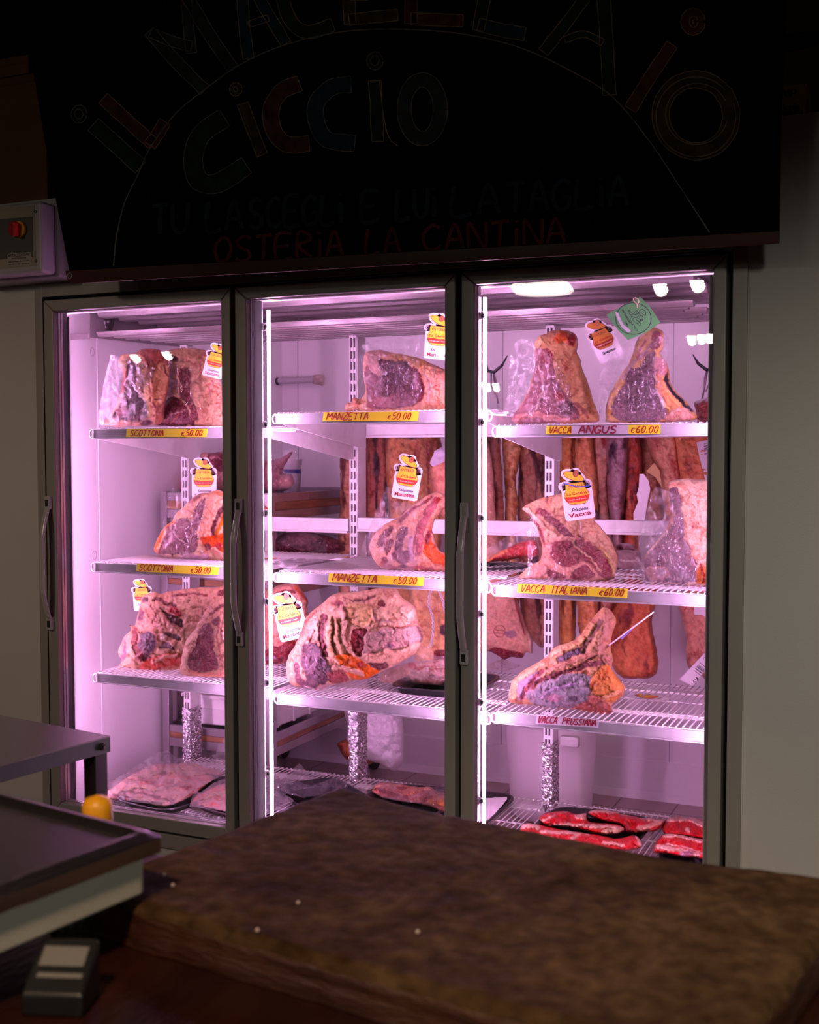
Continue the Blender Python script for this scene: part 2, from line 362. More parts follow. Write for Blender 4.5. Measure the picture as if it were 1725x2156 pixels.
def sheet(name, K, out, m, plane='Y', d0=.2, wr=.012, seed=1, step=4.0, parent=None, slope=None, loc=None, smooth=True, fold=9.0):
    """a thin crumpled sheet (film, paper, cloth) filling an outline; slope(u,v) adds distance"""
    ox, oy, sc = K; P = np.asarray(out, float) / sc + np.array([ox, oy])
    if smooth: P = P + 0
    Q = []
    for i in range(len(P)):
        a = P[i]; b = P[(i + 1) % len(P)]; k = max(1, int(np.hypot(*(b - a)) / 6))
        Q += [a + (b - a) * j / k for j in range(k)]
    P = np.array(Q); P = P + np.array([fbm(P[:, 0] / 11, P[:, 1] / 11, seed), fbm(P[:, 0] / 11 + 30, P[:, 1] / 11, seed)]).T * 1.2
    x0, y0 = P.min(0) - step; x1, y1 = P.max(0) + step
    X, Y = np.meshgrid(np.arange(x0, x1 + step, step), np.arange(y0, y1 + step, step))
    cell = inside((X[:-1, :-1] + X[1:, 1:]) / 2, (Y[:-1, :-1] + Y[1:, 1:]) / 2, P)
    use = np.zeros(X.shape, bool); cnt = np.zeros(X.shape, int)
    for a in (0, 1):
        for b in (0, 1):
            sl = (slice(a, X.shape[0] - 1 + a), slice(b, X.shape[1] - 1 + b)); use[sl] |= cell; cnt[sl] += cell
    px = X[use]; py = Y[use]; ed = (use & (cnt < 4))[use]
    _, nx, ny = segdist(px, py, P, near=True); px = np.where(ed, nx, px); py = np.where(ed, ny, py)
    rid = 1 - np.abs(fbm(px / fold / 2.4, py / fold / 2.4, seed + 5)) * 2 + .4 * fbm(px / fold, py / fold, seed + 6)
    h = wr * rid
    if slope is not None: h = h + slope(px, py)
    V = onY(px, py, d0 - h) if plane == 'Y' else onZ(px, py, d0 + np.maximum(h, 0))
    idx = -np.ones(X.shape, int); idx[use] = np.arange(len(px))
    Fc = np.stack([idx[:-1, :-1][cell], idx[1:, :-1][cell], idx[1:, 1:][cell], idx[:-1, 1:][cell]], 1)
    return link(name, V, Fc, m, parent, True, loc if parent is None else None)
# ---------------------------------------------------------------- stroke letters
GL = {'A': [[(0, 1), (.5, 0), (1, 1)], [(.2, .62), (.8, .62)]], 'C': [[(.95, .12), (.6, 0), (.15, .2), (0, .55), (.2, .92), (.6, 1), (1, .85)]],
 'E': [[(.95, 0), (.05, .03), (0, 1), (1, .97)], [(.03, .5), (.75, .48)]], 'G': [[(.95, .15), (.55, 0), (.1, .25), (0, .6), (.3, 1), (.8, .95), (.95, .6), (.55, .6)]],
 'L': [[(.12, 0), (0, 1), (.95, .96)]], 'M': [[(0, 1), (.1, 0), (.5, .6), (.9, 0), (1, 1)]], 'N': [[(0, 1), (.05, 0), (.9, 1), (1, 0)]],
 'O': [[(.5, 0), (.12, .2), (0, .6), (.3, 1), (.75, .9), (1, .45), (.8, .06), (.5, 0)]], 'S': [[(.95, .1), (.5, 0), (.1, .2), (.3, .45), (.8, .6), (.85, .88), (.4, 1), (0, .88)]],
 'T': [[(0, .05), (1, 0)], [(.52, .02), (.45, 1)]], 'U': [[(0, 0), (.05, .75), (.4, 1), (.85, .8), (1, 0)]], 'Z': [[(0, .03), (.95, 0), (0, 1), (1, .96)]],
 'I': [[(.5, 0), (.45, 1)]], 'i': [[(.5, .3), (.45, 1)], [(.5, 0), (.52, .08)]], 'V': [[(0, 0), (.45, 1), (1, 0)]], 'R': [[(0, 1), (.08, 0), (.7, .05), (.85, .3), (.1, .5), (.95, 1)]],
 'P': [[(0, 1), (.08, 0), (.75, .05), (.85, .32), (.1, .52)]], '5': [[(.95, 0), (.25, .02), (.12, .42), (.65, .42), (.85, .75), (.5, 1), (0, .92)]],
 '0': [[(.55, 0), (.15, .25), (.05, .8), (.4, 1), (.8, .75), (.9, .2), (.55, 0)]], '6': [[(.85, 0), (.3, .2), (.02, .7), (.35, 1), (.8, .85), (.7, .5), (.1, .6)]],
 'e': [[(.9, .3), (.5, .2), (.1, .5), (.2, .9), (.8, 1)], [(.1, .58), (.6, .55)]], '.': [[(.1, .84), (.5, 1)]], 'K': [[(.1, 0), (0, 1)], [(.9, 0), (.08, .55), (.95, 1)]],
 '2': [[(.05, .15), (.5, 0), (.9, .25), (.1, 1), (1, .98)]], 'H': [[(0, 0), (0, 1)], [(1, 0), (1, 1)], [(0, .5), (1, .5)]], 'D': [[(0, 0), (0, 1), (.7, .9), (1, .5), (.7, .1), (0, 0)]],
 'X': [[(0, 0), (1, 1)], [(1, 0), (0, 1)]], '3': [[(.05, .1), (.6, 0), (.8, .25), (.35, .48), (.9, .7), (.6, 1), (0, .92)]]}
def ribbon(mb, pts, w, proj, d, taper=False):
    """flat painted stroke: pts in picture/tag units -> proj(points, lift)"""
    P = np.asarray(pts, float); t = np.gradient(P, axis=0); t /= (np.linalg.norm(t, axis=1)[:, None] + 1e-9)
    n = np.stack([-t[:, 1], t[:, 0]], 1); ww = np.full(len(P), w / 2.0)
    if taper: ww = ww * np.clip(np.sin(np.linspace(.25, pi - .25, len(P))) + .35, 0, 1)
    A = proj(P + n * ww[:, None], d); B = proj(P - n * ww[:, None], d); k = len(P)
    mb.add(np.vstack([A, B]), [(i, i + 1, k + i + 1, k + i) for i in range(k - 1)])
def poly(mb, pts, proj, d):
    V = proj(np.asarray(pts, float), d); mb.add(V, [list(range(len(V)))])
def ell(cx, cy, rx, ry, a=0, n=28, t0=0, t1=2 * pi):
    t = np.linspace(t0, t1, n, endpoint=(t1 - t0) < 6.2); a = rad(a)
    return np.stack([cx + rx * np.cos(t) * cos(a) - ry * np.sin(t) * sin(a), cy + rx * np.cos(t) * sin(a) + ry * np.sin(t) * cos(a)], 1)
def word(mb, txt, p0, p1, h, w, proj, d, slant=.12, gap=.28):
    w = w * 1.3 if h < 20 else w
    """hand lettering along the base line p0-p1 (units y down)"""
    p0 = np.array(p0, float); p1 = np.array(p1, float); L = np.linalg.norm(p1 - p0); ex = (p1 - p0) / L; ey = np.array([-ex[1], ex[0]])
    wd = {'I': .35, 'i': .3, '.': .35, ' ': .6, 'M': 1.25}
    ws = [wd.get(c, 1.0) for c in txt]; tot = sum(ws) + gap * (len(txt) - 1); s = L / tot; x = 0
    for c, q in zip(txt, ws):
        for st in GL.get(c, []):
            a = np.array(st, float); xx = (x + a[:, 0] * q) * s + (1 - a[:, 1]) * slant * h; yy = (a[:, 1] - 1) * h
            P = p0 + np.outer(xx, ex) + np.outer(yy, ey)
            ribbon(mb, crom(P, max(1.0, h / 8), False) if len(P) > 2 else P, w, proj, d)
        x += q + gap
_txt = {}
def typeset(mb, s, org, ang, size, proj, d, shear=0.0, width=None):
    """printed lettering: the outlines of the built-in typeface laid flat"""
    if s not in _txt:
        cu = bpy.data.curves.new('lettering', 'FONT'); cu.body = s; cu.size = 1; cu.resolution_u = 2; cu.offset = .018
        ob = bpy.data.objects.new('lettering', cu); COL.objects.link(ob); bpy.context.view_layer.update()
        me = ob.evaluated_get(bpy.context.evaluated_depsgraph_get()).to_mesh()
        _txt[s] = (np.array([v.co[:2] for v in me.vertices]), [list(p.vertices) for p in me.polygons])
        bpy.data.objects.remove(ob); bpy.data.curves.remove(cu)
    V, Fc = _txt[s]
    if not len(V): return
    x = V[:, 0] - V[:, 0].min(); y = V[:, 1]; k = size if width is None else width / x.max()
    x = x * k + y * size * shear; y = -y * size; a = rad(ang)
    P = np.stack([org[0] + x * cos(a) - y * sin(a), org[1] + x * sin(a) + y * cos(a)], 1)
    mb.add(proj(P, d), [f[::-1] for f in Fc])

# ================================================================ the setting
FLOOR_Z = 0.0; BACK = 1.91; LEFT = -.20
def tile_mat(name, c, g, sz, off):
    m, N, L, B = nt(name); tc = N.new('ShaderNodeTexCoord'); mp = N.new('ShaderNodeMapping'); mp.inputs['Location'].default_value = off
    br = N.new('ShaderNodeTexBrick'); br.offset = 0; br.inputs['Scale'].default_value = 1; br.inputs['Brick Width'].default_value = sz; br.inputs['Row Height'].default_value = sz
    br.inputs['Mortar Size'].default_value = .003; br.inputs['Color1'].default_value = (*c, 1); br.inputs['Color2'].default_value = (*[q * .9 for q in c], 1); br.inputs['Mortar'].default_value = (*g, 1)
    L.new(tc.outputs['Object'], mp.inputs['Vector']); L.new(mp.outputs['Vector'], br.inputs['Vector'])
    L.new(br.outputs['Color'], B.inputs['Base Color']); B.inputs['Roughness'].default_value = .35
    return m
TILE = tile_mat('cold_room_tile', (.40, .30, .27), (.06, .04, .04), .245, (-.057, .006, 0))
structure(MB().box(LEFT - .05, 2.9, .06, BACK + .05, -.05, 0).build('floor', TILE))
structure(MB().box(-9.5, 8, -17, .0, -.06, 0).build('floor', mat('shop_floor', (.12, .09, .07), .4, var=.3, vscale=2)))
structure(MB().box(LEFT - .05, 2.9, .06, BACK + .05, 2.2, 2.25).build('ceiling', PANEL))
w = MB().box(LEFT - .05, 2.9, BACK, BACK + .05, 0, 2.2)
structure(w.build('wall_back', PANEL))
sm = MB()
for u in (627,): x = float(onY(u, 800, BACK)[0]); sm.box(x, x + .004, BACK - .002, BACK + .001, .1, 2.2)
for x in (.95, 1.72, 2.45): sm.box(x, x + .004, BACK - .002, BACK + .001, .1, 2.2)
structure(sm.build('trim_3', mat('panel_seam', (.45, .42, .46), .5)))
structure(MB().box(LEFT - .05, LEFT, .06, BACK, 0, 2.2).build('wall_left', PANEL))
sm = MB(); yy = float(onX(207, 1000, LEFT)[1]); sm.box(LEFT, LEFT + .003, yy, yy + .004, .02, 2.2); sm.box(LEFT, LEFT + .003, yy + 1.2, yy + 1.204, .02, 2.2)
structure(sm.build('trim_4', mat('panel_seam_white', (.9, .88, .9), .5)))
for (u, v) in ((194, 741), (199, 1169)):
    c = onX(u, v, LEFT); mb = MB(); mb.tube([(LEFT + .001, c[1] + .011 * cos(t), c[2] + .017 * sin(t)) for t in np.linspace(0, 2 * pi, 20, endpoint=False)], .0007, 5, True)
    tag(mb.build('screw_cap', mat('grey_line', (.3, .27, .3), .5), loc=tuple(c), smooth=True), 'small round cap ring on the lit left panel, ' + ('near the overhead rack' if v < 1000 else 'beside the middle shelf end'), 'screw cap')
structure(MB().box(2.85, 2.9, .06, BACK, 0, 2.2).build('wall_right', PANEL))
def cove(name, pts):   # coved skirting along the back wall
    return structure(MB().prism(pts, (3.05, 0, 0)).build(name, PANEL))
cove('baseboard_back', [(LEFT, BACK, 0), (LEFT, BACK - .05, 0), (LEFT, BACK - .02, .03), (LEFT, BACK - .012, .10), (LEFT, BACK - .008, .16), (LEFT, BACK, .165)])
# front (shop side) wall around the doors; its top edge is about 2.33 m
TOPZ = 2.335; OX0, OX1, OZ0, OZ1 = -.012, 2.247, .262, 2.028
wf = MB().box(-9.5, -.045, .0, .06, 0, TOPZ).box(2.285, 8, .0, .06, 0, TOPZ).box(-.045, 2.285, .0, .06, 2.075, TOPZ).box(-.045, 2.285, .0, .06, 0, .215)
structure(wf.build('wall_front', OPANEL))
structure(MB().box(2.284, 2.288, -.006, .0, 0, TOPZ).build('trim_5', mat('joint_cover', (.62, .6, .56), .4)))
tf = MB(); y0, y1 = -.012, .06
tf.box(-.045, OX0, y0, y1, .215, 2.075).box(OX1, 2.285, y0, y1, .215, 2.075).box(OX0, OX1, y0, y1, OZ1, 2.075).box(OX0, OX1, y0, y1, .215, OZ0)
structure(tf.build('trim_1', ALU, bev=.002))
# black gasket face behind the door leaves
gk = MB(); gk.box(OX0, .03, .022, .06, OZ0, OZ1).box(2.21, OX1, .022, .06, OZ0, OZ1).box(OX0, OX1, .022, .06, 1.995, OZ1).box(OX0, OX1, .022, .06, OZ0, .30)
for i in (1, 2): gk.box(.75 * i - .032, .75 * i + .016, .022, .06, OZ0, OZ1)
structure(gk.build('trim_2', BLACK))
# inner lining posts (white), carrying the tubes
ip = MB()
ip.box(-.05, -.03, .06, .09, .26, 2.03)
for i in (1, 2): ip.box(.75 * i - .03, .75 * i + .012, .06, .095, .26, 2.03)
ip.box(2.25, 2.27, .06, .115, .26, 2.03); ip.box(-.03, 2.27, .06, .115, 1.985, 2.10); ip.box(LEFT, 2.85, .06, .10, .0, .255); ip.box(LEFT, -.03, .06, .10, .0, 2.2); ip.box(2.27, 2.85, .06, .1, 0, 2.2); ip.box(LEFT, 2.85, .06, .1, 2.1, 2.2)
structure(ip.build('trim_6', PANEL, bev=.002))
# dark room above and behind the cold room box, and the shop's far walls
structure(MB().box(-9.5, 8, 2.6, 2.7, 0, 4).build('wall_shop_back', mat('dark_brown_plaster', (.13, .065, .035), .8, var=.3, vscale=2)))
structure(MB().box(-9.6, -9.5, -17, 2.7, 0, 4).build('wall_shop_left', mat('dark_brown_plaster', (.13, .065, .035), .8)))
structure(MB().box(-9.5, 8, -.0, 2.6, TOPZ, TOPZ + .02).build('wall_top_panel', OPANEL))

# ================================================================ light tubes
TUBE = mat('tube_glow', (.9, .8, .9), .4, emis=TUBE_COL, estr=TUBE_STR); TUBE_BRIGHT = mat('tube_glow_new', (.9, .8, .9), .4, emis=TUBE_COL, estr=TUBE_STR * 1.15)
_tx = lambda u, y: float(onY(u, 1000, y)[0])
tubes = [(.0, .10, 'behind the left edge of the left door'), (.687, .045, 'added unseen behind the right edge of the left door'), (_tx(568, .05), .05, 'upright at the left edge inside the middle door'),
         (1.436, .045, 'added unseen behind the right edge of the middle door'), (_tx(1021, .05), .05, 'upright at the left edge inside the right door'), (2.186, .045, 'behind the right edge of the right door')]  # right-edge tubes of the left and middle doors are added for light
for k, (x, y, wh) in enumerate(tubes):
    t = thing('light_tube', 'thin glowing pink tube lamp ' + wh, 'lamp', (x, y, .32))
    MB().tube([(x, y, .32), (x, y, 1.95)], .0055, 8).build('tube', TUBE if k else TUBE_BRIGHT, t)
    if k in (2, 4):
        MB().box(x - .040, x - .007, .020, .026, .30, 1.985).build('backing_profile', DIFFUSER, t)
        MB().box(x - .062, x - .0465, .022, .060, .30, 1.985).build('gasket', BLACK, t)
        for v in (690, 895, 1080, 1265, 1435, 1625):
            z = float(onY(570, v, y)[2])
            MB().box(x - .012, x + .003, .026, .030, z - .011, z + .011).box(x - .004, x + .006, .026, .031, z - .006, z + .006).build('clip', DIFFUSER, t, bev=.001)
    elif k == 0: MB().box(.006, .036, .064, .071, .30, 1.97).build('backing_profile', WHITE, t)
    else: MB().box(x - .004, x + .035, y - .018, y - .012, .30, 1.97).build('backing_profile', WHITE, t)

bt_ = thing('added_ceiling_fill', 'added slim pink-white fill light, out of view on the cold room ceiling behind the rack', 'lamp', (1.1, 1.35, 2.15))  # unseen light added to brighten the back of the cold room
MB().box(.2, 2.3, 1.33, 1.37, 2.15, 2.20).build('housing', WHITE, bt_); MB().box(.22, 2.28, 1.338, 1.362, 2.138, 2.15).build('diffuser', mat('added_fill_glow', (.9, .8, .9), .4, emis=(1.0, .52, .92), estr=26.0), bt_)
# ================================================================ doors
def glassmat():
    m, N, L, B = nt('door_glass'); N.remove(B)
    tr = N.new('ShaderNodeBsdfTransparent'); tr.inputs[0].default_value = (.985, .985, .985, 1); gs = N.new('ShaderNodeBsdfGlossy'); gs.inputs['Roughness'].default_value = 0.0
    fr = N.new('ShaderNodeFresnel'); fr.inputs[0].default_value = 1.5; mx = N.new('ShaderNodeMixShader')
    L.new(fr.outputs[0], mx.inputs[0]); L.new(tr.outputs[0], mx.inputs[1]); L.new(gs.outputs[0], mx.inputs[2]); L.new(mx.outputs[0], N['Material Output'].inputs[0])
    return m
GLASS = glassmat()
PROF = mat('silver_spacer', (.62, .60, .60), .3, .8)
HAND = mat('grey_handle_plastic', (.46, .43, .41), .22)
names = ['left', 'middle', 'right']
hz = [(1045, 1328, 110), (1050, 1362, 508), (1058, 1402, 981)]
for i in range(3):
    X0 = .75 * i; X1 = X0 + .734; Z0, Z1 = .272, 2.016
    d = thing('glass_door', f'{names[i]} of the three aluminium-framed glass doors of the lit meat display', 'glass door', (X0, 0, Z0), 'glass doors of the meat display')
    gx0, gx1, gz0, gz1 = X0 + .042, X1 - .034, Z0 + .045, Z1 - .038
    fr = MB()
    def leaf(a, b, c, e):   # mitred member: outer edge points a,b ; inner c,e ; face + bevel toward the glass
        (ax, az), (bx, bz), (ex_, ez), (cx_, cz) = a, b, e, c
        fr.add([(ax, -.022, az), (bx, -.022, bz), (ex_, -.022, ez), (cx_, -.022, cz), (ax, .02, az), (bx, .02, bz), (ex_, .02, ez), (cx_, .02, cz)],
               [(0, 1, 2, 3), (4, 7, 6, 5), (0, 4, 5, 1), (1, 5, 6, 2), (2, 6, 7, 3), (3, 7, 4, 0)])
    leaf((X0, Z0), (X1, Z0), (gx0, gz0), (gx1, gz0)); leaf((X1, Z0), (X1, Z1), (gx1, gz0), (gx1, gz1))
    leaf((X1, Z1), (X0, Z1), (gx1, gz1), (gx0, gz1)); leaf((X0, Z1), (X0, Z0), (gx0, gz1), (gx0, gz0))
    fr.build('frame', ALU, d, bev=.004, seg=3)
    sp = MB()
    for k, y in enumerate((.0, .012)):
        a = .003
        sp.box(gx0, gx0 + a, y, y + .009, gz0, gz1).box(gx1 - a, gx1, y, y + .009, gz0, gz1).box(gx0, gx1, y, y + .009, gz0, gz0 + a).box(gx0, gx1, y, y + .009, gz1 - a, gz1)
    sp.build('spacer', PROF, d)
    g = MB()
    for y, tlt in ((-.006, .0), (.0105, .0022), (.0215, .0044)):
        g.add([(gx0, y - tlt * .3, gz0), (gx1, y - tlt * .3 , gz0), (gx1, y + tlt * 0.7, gz1), (gx0, y + tlt * .7, gz1)], [(0, 1, 2, 3)])
    g.build('glass_pane', GLASS, d)
    v0, v1, u = hz[i]; zt = float(onY(u, v0, -.04)[2]); zb = float(onY(u, v1, -.04)[2]); xh = X0 + .014; hh_ = zt - zb
    pts = []; n = 22
    for j in range(n + 1):
        t = j / n; y = -.026 - .036 * min(1, 1.25 * sin(pi * t) ** .8); pts.append((xh, y, zb + .03 + (hh_ - .06) * t))
    h = MB().tube(pts, [.011] * (n + 1), 10, flat=.5).build('handle', HAND, d, smooth=True)
    MB().box(xh - .012, xh + .012, -.036, -.022, zt - .045, zt).box(xh - .012, xh + .012, -.036, -.022, zb, zb + .045).build('handle_end', HAND, h, bev=.004)
    e = MB().box(xh - .006, xh + .006, -.0375, -.036, zt - .034, zt - .012) if i < 2 else MB()
    e.box(xh - .006, xh + .006, -.0375, -.036, zb + .010, zb + .032); e.build('screw_recess', BLACK, h)

# ================================================================ shelving
WZ = {(0, 1): 1.587, (1, 1): 1.629, (2, 1): 1.583, (0, 2): 1.126, (1, 2): 1.122, (2, 2): 1.114, (0, 3): .740, (1, 3): .728, (2, 3): .735}
XR = [(.085, .788), (.812, 1.533), (1.557, 2.262)]
rown = {1: 'top', 2: 'middle', 3: 'lower', 4: 'bottom'}
def stadium(y, x, zt, zb, r):
    return [(x, y, zb), (x, y, zt)]
def shelf(i, r, z, x0, x1, yb):
    t = thing('wire_shelf', f'white wire shelf, {rown[r]} tier behind the {names[i]} glass door', 'shelf', (x0, .12, z - .03))
    if r < 4:
        lip = MB().box(x0, x1, .118, .122, z - .030, z).box(x0, x1, .114, .122, z - .0325, z - .029).box(x0, x1, .116, .124, z - .002, z + .001)
        lp = lip.build('front_rail', LIPM, t, bev=.0007)
        for s, xx in ((-1, x0), (1, x1)):
            c = .0145; L = [(xx + s * (.002 + .009 * cos(a)), .118, z - .0155 + c * sin(a)) for a in np.linspace(-pi / 2, pi / 2, 9)]
            L = [(xx - s * .004, .118, z - .030)] + L + [(xx - s * .004, .118, z - .001)]
            MB().tube(L, .0028, 6, True).build('end_loop', WHITE, t, smooth=True)
    else: MB().box(x0, x1, .118, .124, z - .045, z).build('front_rail', LIPM, t, bev=.001)
    g = MB(); n = int((x1 - x0) / .0188)
    for k in range(n + 1):
        x = x0 + .006 + (x1 - x0 - .012) * k / n
        g.tube([(x, .1235, z - .002), (x, .1245, z + .003), (x, .128, z + .0045), (x, .36, z + .003), (x, yb - .01, z + .0045), (x, yb, z - .006)], .0022, 5)
    for y in (.135, .30, .48, yb - .012): g.tube([(x0, y, z - .0005), (x1, y, z - .0005)], .0026, 5)
    g.build('wire_grid', WHITE, t, smooth=True)
    MB().box(x0 + .005, x1 - .005, .30, .335, z - .010, z - .0035).box(x0 + .005, x1 - .005, yb - .10, yb - .06, z - .010, z - .0035).build('support_bar', WHITE, t, bev=.001)
    if r < 4:
        for xx in (x0 + .012, x1 - .016):
            MB().prism([(xx, .128, z - .011), (xx, .745, z - .011), (xx, .745, z - .105), (xx, .70, z - .105), (xx, .128, z - .032)], (.004, 0, 0)).build('bracket', WHITE, t, bev=.0008)
    return t
for i in range(3):
    for r in (1, 2, 3):
        shelf(i, r, WZ[i, r], *XR[i], .74)
    shelf(i, 4, .288, *XR[i], .76)
# slotted uprights
UPX = []
for k, (ua, ub, uc, vt) in enumerate(((383, 396, 425, 726), (737, 749, 778, 706), (1148, 1162, 1181, 685))):
    x0 = float(onY(ua, 1000, .76)[0]); x1 = x0 + .030; yb = .83; zt = float(onY(ub, vt, .76)[2]); UPX.append((x0, x1))
    t = thing('slotted_upright', f'white slotted shelf post standing behind the {names[k]} door', 'shelf post', (x0, .76, 0))
    MB().box(x0 + .001, x1 - .001, .767, .80, .0, zt - .003).build('core', mat('slot_shade', (.03, .025, .03), .6), t)  # dark colour stands in for the shade inside the slots
    f = MB(); cols = [(x0, x0 + .005), (x0 + .0125, x0 + .0175), (x0 + .025, x1)]
    for a, b in cols: f.box(a, b, .757, .766, 0, zt)
    z = .02
    while z < zt - .02:
        f.box(x0 + .005, x0 + .0125, .758, .765, z, z + .013).box(x0 + .0175, x0 + .025, .758, .765, z, z + .013); z += .0405
    f.box(x0, x1, .758, .765, zt - .008, zt).build('slotted_face', WHITE, t)
    MB().box(x1 - .0005, x1 + .0025, .76, yb, 0, zt - .004).box(x0, x1, .80, yb, 0, zt - .004).build('side_plate', WHITE, t, bev=.001)
    fa, fb, wl, wr_ = ((1490, 1606, 386, 432), (1497, 1652, 735, 781), (1565, 1702, 1141, 1178))[k]
    zt2 = float(onY(ub, fa, .76)[2]); zb2 = float(onY(ub, fb, .76)[2]); V = []; Fc = []
    rng = random.Random(k); ring = [(x0 - .004, .80), (x0 - .004, .752), (x0 + .015, .750), (x1 + .003, .751), (x1 + .006, .775), (x1 + .006, .80), (x1 + .006, .835)]
    nseg = []
    for a, b in zip(ring[:-1], ring[1:]):
        for j in range(5): nseg.append((a[0] + (b[0] - a[0]) * j / 5, a[1] + (b[1] - a[1]) * j / 5))
    nz_ = 44
    for j in range(nz_ + 1):
        for (x, y) in nseg: V.append((x + rng.uniform(-.0022, .0028), y + rng.uniform(-.003, .002), zt2 + (zb2 - zt2) * j / nz_ + rng.uniform(-.002, .002)))
    m_ = len(nseg)
    for j in range(nz_):
        for q in range(m_ - 1): Fc.append((j * m_ + q, (j + 1) * m_ + q, (j + 1) * m_ + q + 1, j * m_ + q + 1))
    link('foil_wrap', V, Fc, FOIL, t)['label'] = 'crumpled silver foil wrapped round the foot of the post'
# back cross rails between the posts
def crossrail(xa, xb, va, vb, u, wh):
    za = float(onY(u, va, .755)[2]); zb = float(onY(u, vb, .755)[2]); x_ = min(xa, xb)
    t = thing('cross_rail', 'white sheet-metal cross rail ' + wh, 'rail', (x_, .755, zb))
    MB().box(xa, xb, .748, .775, zb + .008, za).box(xa, xb, .742, .775, zb, zb + .0085).build('rail', WHITE, t, bev=.0015)
a0, a1 = UPX[0][1] + .004, UPX[1][0] - .003; b0, b1 = UPX[1][1] + .006, UPX[2][0] - .003; c0 = UPX[2][1] + .006
crossrail(b0, b1, 893, 921, 850, 'under the top shelf behind the middle door')
crossrail(c0, 2.5, 893, 921, 1300, 'under the top shelf behind the right door')
crossrail(a0, a1, 1090, 1120, 650, 'at mid height left of the middle post')
crossrail(b0, b1, 1092, 1121, 850, 'at mid height right of the middle post')
crossrail(c0, 2.5, 1096, 1126, 1330, 'at mid height behind the right door')

# overhead rack of metal channels
rk = thing('overhead_channel_rack', 'dull metal rack of parallel channels hung across the top of the cold room', 'overhead rack', (-.11, .35, 1.93))
xr0, xr1 = -.105, 2.08
MB().prism([(xr0, .34, 1.93), (xr0, .34, 2.055), (xr0, 1.0, 2.055), (xr0, 1.0, 1.945)], (.003, 0, 0)).box(xr0 - .09, xr0, .34, .345, 1.925, 1.945).build('end_plate', mat('grey_galvanised', (.40, .36, .38), .45, .6, var=.3, vscale=5), rk, bev=.001)
def chan(y, z, w_, h_, x0_, x1_):
    p = [(x0_, y, z + h_), (x0_, y + w_ * .25, z), (x0_, y + w_ * .75, z), (x0_, y + w_, z + h_)]
    return MB().prism(p, (x1_ - x0_, 0, 0)).build('channel', DIRTST, rk, bev=.002)
for k in range(8): chan(.36 + k * .080, 1.935 + .0025 * k, .046, .017, xr0 + .015 + .01 * (k % 2), xr1 - .03 * (k % 3))
for k in range(5): chan(.35 + k * .12, 2.005, .085, .028, xr0 + .02, xr1)
MB().box(xr0, xr1 + .1, .34, 1.0, 2.05, 2.056).build('backing_sheet', mat('grey_galvanised_b', (.34, .30, .33), .5, .5), rk)
cb = thing('junction_box', 'grey metal box hung beside the overhead rack behind the right door', 'junction box', (xr1 + .12, .33, 1.95))
MB().box(xr1 + .12, 2.55, .30, .62, 1.955, 2.10).build('box', mat('grey_painted_metal', (.36, .33, .38), .5, .2), cb, bev=.003)
MB().box(xr1 + .135, 2.53, .30, .303, 1.975, 2.08).build('cover', mat('grey_painted_metal_b', (.42, .38, .44), .5, .2), cb)
sc_ = onY(188, 672, .33)
MB().lathe([(.0, 0), (.022, 0), (.03, .03), (.03, .07), (0, .07)], (float(sc_[0]) - .02, .45, float(sc_[2]) - .03), 20).build('fan_pipe', BLKP, loc=tuple(sc_), smooth=True)
tag(bpy.data.objects['fan_pipe'], 'dark pipe elbow at the far left end of the overhead rack', 'pipe')
# pipe on the back wall
p0 = onY(573, 803, BACK - .05); p1 = onY(661, 799, BACK - .035)
pt = thing('drain_pipe', 'ribbed grey drain pipe with black elbow entering the rear wall', 'pipe', tuple(p1))
L_ = []; Rr = []
for j in range(49):
    t = j / 48; L_.append(p0 + (p1 - p0) * (.12 + .88 * t)); Rr.append(.0165 if j % 2 else .0148)
MB().tube(L_, Rr, 14).build('ribbed_hose', mat('grey_hose', (.45, .42, .45), .5), pt, smooth=True)
e0 = p0 + (p1 - p0) * .17; up = np.array([-.06, 0, .0])
MB().tube([e0, p0 + np.array([-.0, 0, -.005]), p0 + np.array([-.04, -.01, -.01]), p0 + np.array([-.062, -.01, .03]), p0 + np.array([-.066, -.01, .10])], .018, 12).build('elbow', BLKP, pt, smooth=True)
MB().tube([p1 + np.array([0, .0, 0]), p1 + np.array([.03, .034, .0])], [.022, .028], 12).build('foam_collar', mat('stained_foam', (.75, .62, .52), .8, var=.5, vscale=30, bump=.6), pt, smooth=True)

# ================================================================ meat on the shelves (outlines are given in enlarged crops of the view)
K1 = (180, 690, 5.39); K2 = (1000, 900, 3.317); K3 = (300, 930, 7.435); K4 = (720, 900, 6.7375); K5 = (180, 1120, 5.39); K6 = (540, 1120, 4.107)
K7 = (1000, 1150, 3.317); K8 = (1000, 1560, 3.317); K9 = (540, 1460, 4.107); K10 = (140, 1440, 4.79); K11 = (1000, 560, 3.317); K12 = (540, 600, 4.107); K0 = (0, 0, 1)
def restY(K, u, v, z, T=.05): return float(onZ(u / K[2] + K[0], v / K[2] + K[1], z)[1]) + T * .1
def meat(name, label, cat, *a, group=None, **k):
    o = inflate(name, *a, **k); return tag(o, label, cat, group)
